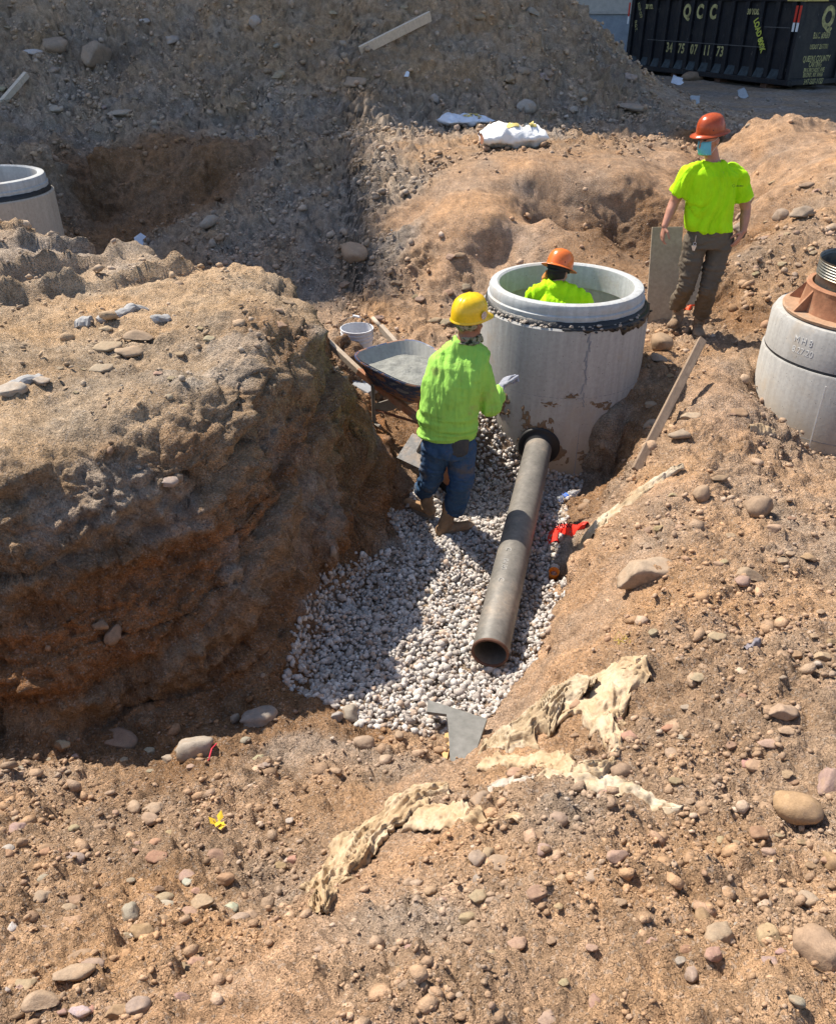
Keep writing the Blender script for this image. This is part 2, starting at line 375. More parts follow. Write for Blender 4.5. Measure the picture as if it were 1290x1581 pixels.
# first pass: find where the ground is steep along each ray and spend more rows there
xx = (np.sin(aa) * rr_)[:, ::4]; yy = (np.cos(aa) * rr_ + PC)[:, ::4]
z1 = field(xx.ravel().astype(np.float32), yy.ravel().astype(np.float32))[0].reshape(NR, -1)
k5 = np.ones(9) / 9
dz_ = np.abs(np.diff(z1, axis=0)) / np.diff(RAD)[:, None]
dz_ = np.stack([np.convolve(dz_[:, j], k5, 'same') for j in range(dz_.shape[1])], 1)
dz_ = (np.roll(dz_, 1, 1) + dz_ + np.roll(dz_, -1, 1)) / 3
dw = np.sqrt(1 + (1.9 * dz_) ** 2) * (LR_ := math.log(36 / 1.45) / (NR - 1))
cw_ = np.concatenate([np.zeros((1, dw.shape[1])), np.cumsum(dw, 0)], 0)
RG = np.empty((NR, NA)); lr = np.log(RAD)
for j in range(NA):
    q = min(j / 4, dw.shape[1] - 1.001); j0 = int(q); t_ = q - j0; c_ = cw_[:, j0] * (1 - t_) + cw_[:, j0 + 1] * t_
    RG[:, j] = np.exp(np.interp(np.linspace(0, c_[-1], NR), c_, lr))
rr_ = RG; RV = RG.ravel().astype(np.float32)
DENS = np.gradient(np.log(RG), axis=0).ravel() / LR_
X = (np.sin(aa) * rr_).ravel().astype(np.float32); Y = (np.cos(aa) * rr_ + PC).ravel().astype(np.float32)
jx = fbm(np.stack([X * 1.3, Y * 1.3, X * 0], 1), 3); jy = fbm(np.stack([X * 1.3 + 50, Y * 1.3, X * 0], 1), 3)
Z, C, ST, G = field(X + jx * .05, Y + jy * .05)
# ledges of the cut face on the left
onblock = np.clip((0.15 - X) / .4, 0, 1) * np.clip((Y - 2.6) / .3, 0, 1) * np.clip((7.2 - Y) / .5, 0, 1)
mid = onblock * np.clip((Z - .15) / .2, 0, 1) * np.clip((1.45 - Z) / .12, 0, 1)
zz = Z + .10 * fbm(np.stack([X * 1.5, Y * 1.5, X * 0 + 9], 1), 3) - .20 * (X + 1) - .08 * (Y - 4)
st = .66
fr = (zz / st) % 1.0
Z = Z + mid * st * .62 * (np.where(fr < .62, -fr * .75, -(.465) + (fr - .62) * 1.2237) + .23)
Pg = np.stack([X, Y, Z], 1).reshape(NR, NA, 3)
du = np.gradient(Pg, axis=1); dv = np.gradient(Pg, axis=0)
Nn = np.cross(du.reshape(-1, 3), dv.reshape(-1, 3)); Nn /= np.linalg.norm(Nn, axis=1)[:, None] + 1e-9
Nn[Nn[:, 2] < 0] *= -1
P = np.stack([X, Y, Z], 1)
steep = np.clip((.8 - Nn[:, 2]) / .4, 0, 1)
rough = .35 + .65 * np.clip(ST, 0, 1.3)
far = np.clip((RV - 8) / 8, 0, 1.6)
D = .042 * fbm(P * 2.2 + 3, 3) * (1 + far) * (1 + .8 * steep * (1 - .8 * np.clip(far * 2, 0, 1)))
bl = np.abs(fbm(P * 7.0 + 31, 4)); D += (.05 * bl - .016) * rough * (1 + .7 * steep + far)
bl2 = np.abs(fbm(P * 21.0 + 5, 2)); D += (.026 * bl2 - .007) * rough * (1 + far)
D += .009 * np.abs(fbm(P * 60.0, 2)) * (.5 + .5 * rough)
# clods: sparse hard lumps
cl = vnoise(P * 13.0 + 77); D += np.clip(cl - .38, 0, 1) * .07 * np.clip(ST, 0, 1.3) * (1 + far)
# downslope grooves scraped into steep cut faces
gs = vnoise(np.stack([(X * .6 - Y * .8) * 9, (X * .8 + Y * .6) * 1.5, Z * 2.0], 1)); D += steep * .02 * np.abs(gs) * (1 - .8 * onblock) * (1 - .7 * np.clip(far * 2, 0, 1))
# strata: thin recessed seams on the left face
sz = Z + .05 * fbm(P * 2.5, 3) - .20 * (X + 1) - .08 * (Y - 4); seam = np.abs(vnoise(np.stack([X * .9, Y * .9, sz * 9], 1)))
D += onblock * steep * (.04 * np.clip(seam, 0, .5) - .013)
warp = .25 * fbm(P * 1.1 + 8, 2)
lay = np.abs(fbm(np.stack([X * 1.6 + warp, Y * 1.6, sz * 6 + warp * 2], 1), 4)); D += onblock * steep * (.055 * lay - .02)
crk = vnoise(np.stack([X * 4 + warp * 6, Y * 4, Z * 1.2], 1)); D -= onblock * steep * .025 * np.exp(-(crk / .05) ** 2)
zl = Z + .13 * fbm(np.stack([X * .9, Y * .9, X * 0 + 4], 1), 3) + .02 * fbm(P * 6, 2) - .20 * (X + 1) - .08 * (Y - 4)
fl = (zl / .42) % 1.0; amp = .6 + .9 * np.clip(fbm(np.stack([X * 1.2, Y * 1.2, np.floor(zl / .42) * 3.7], 1), 2) + .3, 0, 1)
D += onblock * np.clip(steep * 1.4, 0, 1) * amp * (.075 * np.clip(fl / .86, 0, 1) ** 1.4 * (fl < .86) + .075 * np.clip((1 - fl) / .14, 0, 1) * (fl >= .86) - .045 * np.exp(-(fl / .07) ** 2) - .03)
ch = np.abs(fbm(P * 11 + 3, 3)); D += onblock * (steep * .03 + .018) * (ch - .3)
# tyre ruts with crusted ridges across the top of the block
top = np.clip((Z - 1.38) / .06, 0, 1) * np.clip((-.3 - X) / .4, 0, 1) * np.clip((Y - 5.2) / .6, 0, 1) * np.clip((9 - Y) / .6, 0, 1)
rd = (Y - .75 * X + .06 * fbm(P * 3, 2))
for c0 in (9.4, 8.65, 8.0, 10.3):
    q = np.exp(-((rd - c0) / .055) ** 2); D += top * q * (.10 + .07 * vnoise(P * 9)); 
    q2 = np.exp(-((rd - c0 + .16) / .09) ** 2); D -= top * q2 * .03
def inpoly(px_, py_, poly):
    r = np.zeros(len(px_), bool); j = len(poly) - 1
    for i in range(len(poly)):
        xi, yi = poly[i]; xj, yj = poly[j]
        c_ = ((yi > py_) != (yj > py_)) & (px_ < (xj - xi) * (py_ - yi) / (yj - yi + 1e-12) + xi); r ^= c_; j = i
    return r
GPOLY = [tuple(at(a, b, .03)[:2]) for a, b in [(606,800),(622,845),(562,872),(498,930),(466,988),(446,1062),(500,1100),(560,1122),(640,1140),(700,1132),(762,1116),(790,1076),(824,1035),(846,985),(862,942),(850,900),(858,850),(872,800),(880,760),(893,735),(872,722),(840,716),(790,690),(745,668),(715,660),(680,700),(650,745)]]
GF = inpoly(X + .03 * vnoise(P * 9), Y + .03 * vnoise(P * 9 + 40), GPOLY).astype(np.float32)
for sm in range(3):
    g2 = GF.reshape(NR, NA); GF = ((np.roll(g2, 1, 0) + np.roll(g2, -1, 0) + np.roll(g2, 1, 1) + np.roll(g2, -1, 1) + 2 * g2) / 6).ravel()
road = np.clip((RV - 18) / 2, 0, 1) * (X > 4.5); bank_ = np.clip((Y - 8.3) / .6, 0, 1) * np.clip((13 - Y) / .6, 0, 1) * np.clip((X - .1) / .4, 0, 1) * np.clip((6 - X) / .5, 0, 1); D *= (1 - .7 * GF) * (1 - .75 * road) * (1 - .5 * bank_)
P = P + Nn * D[:, None]
# colour zones (the soil's own colour)
big = fbm(P * .9 + 40, 4)[:, None]; C = C * (1 + .16 * big)
hue = fbm(P * 2.3 + 90, 3)[:, None]; C = C * (1 + hue * np.array([[.10, .01, -.12]]))
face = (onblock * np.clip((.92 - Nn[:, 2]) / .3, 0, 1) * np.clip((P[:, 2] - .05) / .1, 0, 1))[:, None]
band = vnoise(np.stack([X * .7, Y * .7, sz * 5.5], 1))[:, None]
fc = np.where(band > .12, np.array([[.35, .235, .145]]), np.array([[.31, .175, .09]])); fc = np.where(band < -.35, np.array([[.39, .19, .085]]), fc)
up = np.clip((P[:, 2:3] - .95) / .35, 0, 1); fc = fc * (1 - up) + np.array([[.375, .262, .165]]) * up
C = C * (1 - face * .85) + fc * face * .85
# light mortar/ash spills
ash = np.clip(fbm(P * 1.7 + 200, 4) - .38, 0, .3)[:, None] / .3 * onblock[:, None] * .35; C = C * (1 - ash) + np.array([[.46, .43, .39]]) * ash
crest = (top * np.exp(-((rd - 9.2) / .9) ** 2))[:, None] * .6; C = C * (1 - crest) + np.array([[.42, .36, .31]]) * crest
idx = np.arange(NR * NA).reshape(NR, NA)
F = np.stack([idx[:-1, :-1], idx[:-1, 1:], idx[1:, 1:], idx[1:, :-1]], 2).reshape(-1, 4)[:, ::-1]
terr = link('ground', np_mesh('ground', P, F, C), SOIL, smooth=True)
tag(terr, kind='structure')
TP = P.reshape(NR, NA, 3); TN = Nn.reshape(NR, NA, 3); 
def gi(x, y):
    r = math.hypot(x, y - PC); a = math.atan2(x, y - PC)
    j = min(max((a - ANG[0]) / (ANG[1] - ANG[0]), 0), NA - 1.001); return r, j
def colz(j, r):
    c = RG[:, j]; i = min(max(int(np.searchsorted(c, r)) - 1, 0), NR - 2); u = min(max((r - c[i]) / (c[i+1] - c[i]), 0), 1)
    return i, float(TP[i, j, 2] * (1-u) + TP[i+1, j, 2] * u)
def ground(x, y):
    r, j = gi(x, y); j0 = int(j); v = j - j0
    return colz(j0, r)[1] * (1-v) + colz(j0 + 1, r)[1] * v
def gnormal(x, y):
    r, j = gi(x, y); return Vector([float(q) for q in TN[colz(int(j), r)[0], int(j)]])
def hit(px, py, tmax=40):
    d = ray(px, py); t = 1.2; st = .01
    while t < tmax:
        q = d * t
        if CAMZ + q.z < ground(q.x, q.y): break
        t += max(.01, t * .004)
    q = d * t; return Vector((q.x, q.y, ground(q.x, q.y)))

# surrounding ground out to the horizon, joined under the fan sheet
RA = np.exp(np.linspace(math.log(1.2), math.log(420), 60)); AA = np.linspace(0, 2 * math.pi, 97)[:-1]
a2, r2 = np.meshgrid(AA, RA); X2 = (np.sin(a2) * r2).ravel(); Y2 = (np.cos(a2) * r2 + PC).ravel()
infan = (np.abs(np.arctan2(X2, Y2 - PC)) < R(39)) & (np.hypot(X2, Y2 - PC) > 1.5) & (np.hypot(X2, Y2 - PC) < 35.5)
Z2 = 1.45 + .1 * fbm(np.stack([X2 * .3, Y2 * .3, X2 * 0], 1), 3)
nr = np.hypot(X2, Y2 - PC); Z2 = np.where(nr < 6, 1.76, Z2); Z2 = np.where(infan, -.8, Z2)
i2 = np.arange(60 * 96).reshape(60, 96); i2n = np.roll(i2, -1, axis=1)
F2 = np.stack([i2[:-1], i2n[:-1], i2n[1:], i2[1:]], 2).reshape(-1, 4)[:, ::-1]
C2 = np.tile(np.array([[.33, .26, .2]]), (len(X2), 1))
tag(link('surrounding_ground', np_mesh('surrounding_ground', np.stack([X2, Y2, Z2], 1), F2, C2), SOIL, smooth=True), kind='structure')
# ------------------------------------------------------------------ building that shades the back of the site
def m_simple(name, c, rough=.8, spec=.3, n=(6, .85, 1.12), bump=0, bscale=60, metal=0):
    k = NT(name, rough, spec)
    k.col(k.mix(1.0, k.mix(1.0, c, k.ramp(k.noise(n[0], 5, .6), [(.3, n[1]), (.7, n[2])]), 'MULTIPLY'), k.ramp(k.noise(n[0] * 9, 4, .7), [(.3, .88), (.7, 1.1)]), 'MULTIPLY'))
    if bump: k.bump(k.noise(bscale, 4, .6), bump, .7)
    k.b.inputs['Metallic'].default_value = metal
    return k.m
M_STUCCO = m_simple('beige_wall_paint', (.46, .42, .37), .9, .2, bump=.01)
M_BLUEGREY = m_simple('blue_grey_wall_base', (.30, .33, .36), .9, .2, bump=.01)
bld = thing('building', 'beige building wall with grey lower band, seen between the spoil heap and the black dumpster', 'building', (8, 34, 1.2))
HB = 44.0
MB().box((8, 43, HB / 2), (64, 18, HB)).build('wall', M_STUCCO, bld)
MB().box((-45.3, 42.4, HB / 2), (39.9, 26, HB)).build('unseen_wing', M_STUCCO, bld)  # wing out of view, placed for the shadow it throws on the back trench
MB().box((8, 33.96, 1.95), (63.9, .1, 1.5)).build('lower_band', M_BLUEGREY, bld)
MB().box((8, 33.93, 2.74), (63.9, .16, .09)).build('ledge', M_STUCCO, bld)
for x in (8.2, 11.4, 4.6):
    MB().box((x, 33.86, 4.2), (.42, .3, 6.4)).build('pilaster', m_simple('pilaster_paint', (.40, .31, .27), .9, .2) if x == 8.2 else bpy.data.materials['pilaster_paint'], bld)

# ------------------------------------------------------------------ stones
def rock_template(sub, facets, seed, flat=.75, rough=.06):
    bm = bmesh.new(); bmesh.ops.create_icosphere(bm, subdivisions=sub, radius=1.0)
    bm.verts.ensure_lookup_table()
    V = np.array([v.co[:] for v in bm.verts]); F = np.array([[v.index for v in f.verts] for f in bm.faces]); bm.free()
    g = np.random.default_rng(seed)
    for _ in range(facets):
        nn = g.normal(size=3); nn /= np.linalg.norm(nn); d = g.uniform(.45, .82)
        s = V @ nn; V = V - np.clip(s - d, 0, None)[:, None] * nn * .97
    V = V * (1 + rough * fbm(V * 1.6 + seed * 7.1, 3))[:, None]
    V = V * np.array([g.uniform(.85, 1.25), g.uniform(.75, 1.0), flat * g.uniform(.8, 1.1)])
    V -= V.mean(0); V /= np.abs(V).max()
    return V.astype(np.float32), F.astype(np.int32)
def scatter(name, base, nrm, size, cols, temps, mat, sink=.25, label=None, smooth=True, align=.75):
    """many stones joined into one real mesh"""
    n_ = len(base); tid = rng.integers(0, len(temps), n_); VV = []; FF = []; CC = []; off = 0
    for t, (TV, TF) in enumerate(temps):
        ix = np.where(tid == t)[0]; m = len(ix)
        if not m: continue
        up = nrm[ix] * align + rng.normal(size=(m, 3)) * (1 - align); up /= np.linalg.norm(up, axis=1)[:, None]
        a = rng.normal(size=(m, 3)); a -= (a * up).sum(1)[:, None] * up; a /= np.linalg.norm(a, axis=1)[:, None]
        b = np.cross(up, a); s = size[ix][:, None, None] * rng.uniform(.8, 1.2, (m, 1, 3))
        L = TV[None] * s
        W_ = L[..., 0:1] * a[:, None] + L[..., 1:2] * b[:, None] + L[..., 2:3] * up[:, None]
        W_ += (base[ix] + nrm[ix] * (size[ix] * (.5 - sink))[:, None])[:, None]
        VV.append(W_.reshape(-1, 3)); FF.append((TF[None] + (np.arange(m) * len(TV))[:, None, None] + off).reshape(-1, 3)); off += m * len(TV)
        CC.append(np.repeat(cols[ix], len(TV), 0))
    o = link(name, np_mesh(name, np.concatenate(VV), np.concatenate(FF), np.concatenate(CC)), mat, smooth=smooth)
    return tag(o, label, None, None, 'stuff')
T20 = [rock_template(1, 9, s, .8, .1) for s in range(6)]
def ico0(seed):
    bm = bmesh.new(); bmesh.ops.create_icosphere(bm, subdivisions=1, radius=1.0); V = np.array([v.co[:] for v in bm.verts]); F = np.array([[v.index for v in f.verts] for f in bm.faces]); bm.free()
    V = V[:12]; 
    from math import sqrt
    # 12-vertex icosahedron
    bm = bmesh.new(); bmesh.ops.create_icosphere(bm, subdivisions=1, radius=1.0)
    bm.free()
    g = np.random.default_rng(seed); ph = (1 + sqrt(5)) / 2
    V = np.array([(-1,ph,0),(1,ph,0),(-1,-ph,0),(1,-ph,0),(0,-1,ph),(0,1,ph),(0,-1,-ph),(0,1,-ph),(ph,0,-1),(ph,0,1),(-ph,0,-1),(-ph,0,1)], dtype=float) / 1.9
    F = np.array([(0,11,5),(0,5,1),(0,1,7),(0,7,10),(0,10,11),(1,5,9),(5,11,4),(11,10,2),(10,7,6),(7,1,8),(3,9,4),(3,4,2),(3,2,6),(3,6,8),(3,8,9),(4,9,5),(2,4,11),(6,2,10),(8,6,7),(9,8,1)])
    V = V * g.uniform(.72, 1.2, (12, 1)) * np.array([1.15, .9, .72]); V /= np.abs(V).max()
    return V.astype(np.float32), F.astype(np.int32)
TL = [ico0(s) for s in range(8)]

# crushed stone bed in the trench
gw = np.clip((GF - .3) * 3, 0, 1) * RV ** 2 * DENS
gw = gw / gw.sum(); NG = 13500
ii = rng.choice(len(P), NG, p=gw)
jit = rng.normal(size=(NG, 3)) * .012; jit[:, 2] = rng.uniform(-.012, .022, NG)
gt = rng.random(NG)[:, None]
gc = np.where(gt < .45, [[.44, .405, .37]], np.where(gt < .75, [[.38, .335, .30]], np.where(gt < .9, [[.52, .49, .455]], [[.38, .29, .225]]))) * rng.uniform(.9, 1.42, (NG, 1))
edge_ = np.clip((.95 - GF[ii]) * 3, 0, 1) * rng.random(NG); gc = gc * (1 - .6 * edge_[:, None]) + np.array([[.32, .23, .15]]) * .6 * edge_[:, None]
gs_ = np.clip(rng.lognormal(math.log(.0165), .28, NG), .009, .034)
scatter('gravel_bed', P[ii] + jit, np.tile([[0., 0., 1.]], (NG, 1)), gs_, gc, T20[:2] + TL, STONE, .2, smooth=False, align=.4)
gx = (GF > .02) & (GF < .6)
ix = rng.choice(np.where(gx)[0], 700); scatter('loose_gravel', P[ix], Nn[ix], np.clip(rng.lognormal(math.log(.018), .3, 700), .008, .03), gc[:700], T20, STONE, .25, smooth=False)

# stones and clods in the soil
inview = (np.repeat(np.abs(ANG)[None], NR, 0).ravel() < R(33)) & (RV > 1.9) & (RV < 24)
clump = np.clip(.62 + 1.1 * fbm(P * 2.1 + 60, 3) + .5 * fbm(P * 7 + 11, 2), .04, 2.2)
wt = np.clip(ST, 0, 1.4) ** 1.3 * clump * inview * (1 - np.clip(GF * 3, 0, 1)) * (1 - .55 * face[:, 0]) * DENS
wt = wt / wt.sum()
PAL = np.array([[.42,.32,.235],[.46,.36,.27],[.36,.255,.18],[.40,.27,.22],[.46,.42,.37],[.34,.30,.265],[.55,.50,.44],[.30,.215,.155],[.44,.29,.22],[.62,.6,.57]])
PW = np.array([.2,.14,.17,.1,.09,.08,.04,.12,.045,.015])
def soil_stones(name, N_, pxs, lo, hi, temps, sinks, cloddy, maxs, seedw=wt):
    ii = rng.choice(len(P), N_, p=seedw)
    s = lo * (rng.pareto(2.1, N_) + 1); s = np.clip(s, lo, hi) * (RV[ii] + .6) * .0006
    s = np.minimum(s, maxs)
    c = PAL[rng.choice(len(PAL), N_, p=PW / PW.sum())]
    isc = rng.random(N_) < cloddy
    c = np.where(isc[:, None], C[ii] * .98, c * .34 + C[ii] * .68) * rng.uniform(.72, 1.08, (N_, 1))
    dark = (face[ii, 0] > .3) | (C[ii].sum(1) < .5); c = np.where(dark[:, None], c * .8, c)
    b = P[ii] + rng.normal(size=(N_, 3)) * .006 * (RV[ii][:, None] / 4)
    return scatter(name, b, Nn[ii], s, c, temps, STONE, sinks, smooth=False)
soil_stones('pebbles', 44000, 0, 1.3, 6, TL, .3, .55, .05)
soil_stones('gravelly_clods', 3800, 0, 3.4, 13, T20, .40, .6, .06)
# ------------------------------------------------------------------ single stones
RT = []
for s in range(14):
    V_, F_ = rock_template(3, (7, 9, 6, 3)[s % 4], 100 + s, (.72, .8, .62, .85)[s % 4], (.07, .1, .08, .04)[s % 4])
    V_ = V_ * (1 + .09 * fbm(V_ * 2.7 + s * 3, 3) + .022 * fbm(V_ * 9 + s, 3))[:, None]
    me = np_mesh('stone', V_, F_); me.materials.append(ROCK); me.polygons.foreach_set('use_smooth', [True] * len(me.polygons)); RT.append(me)
ROUND = []
for s in range(3):
    V_, F_ = rock_template(3, 0, 300 + s, .74, .16); me = np_mesh('stone', V_, F_); me.materials.append(ROCK); me.polygons.foreach_set('use_smooth', [True] * len(me.polygons)); ROUND.append(me)
def stone(px, py, wpx, col, label, hpx=None, kind='stone', rnd=False, group=None, sink=.3, cat=None, ti=None, name=None):
    p = hit(px, py + (hpx or wpx * .7) * .3); d = ray(px, py); dist = (Vector((p.x, p.y, p.z)) - Vector((0, 0, CAMZ))).dot(Vector((0, CP, -SP)))
    r = wpx / 2 / FPX * dist; hz = (hpx or wpx * .7) / wpx
    me = random.choice(ROUND if rnd else RT) if ti is None else (ROUND if rnd else RT)[ti]
    o = bpy.data.objects.new(name or ('boulder' if wpx > 60 and py < 700 else 'stone'), me); COL.objects.link(o)
    o.color = (*[min(.6, q_ * .80) for q_ in col], 1); o.location = p + Vector((0, 0, r * hz * (.75 - sink * 1.6)))
    o.scale = (r * 1.08, r * .95, r * min(1.35, max(.55, hz * 1.15)))
    q = Vector((0, 0, 1)).rotation_difference(gnormal(p.x, p.y).lerp(Vector((0, 0, 1)), .55))
    o.rotation_mode = 'QUATERNION'; o.rotation_quaternion = q @ Quaternion((0, 0, 1), random.uniform(0, 6.28) if hz > .8 or rnd else random.uniform(-.35, .35))
    return tag(o, label, cat or 'stone', group)
TAN = (.45, .33, .22); GRY = (.38, .36, .33); PNK = (.42, .26, .22); PAL_ = (.56, .52, .46); BRN = (.30, .20, .13); ORG = (.46, .30, .16); DGR = (.25, .25, .25)
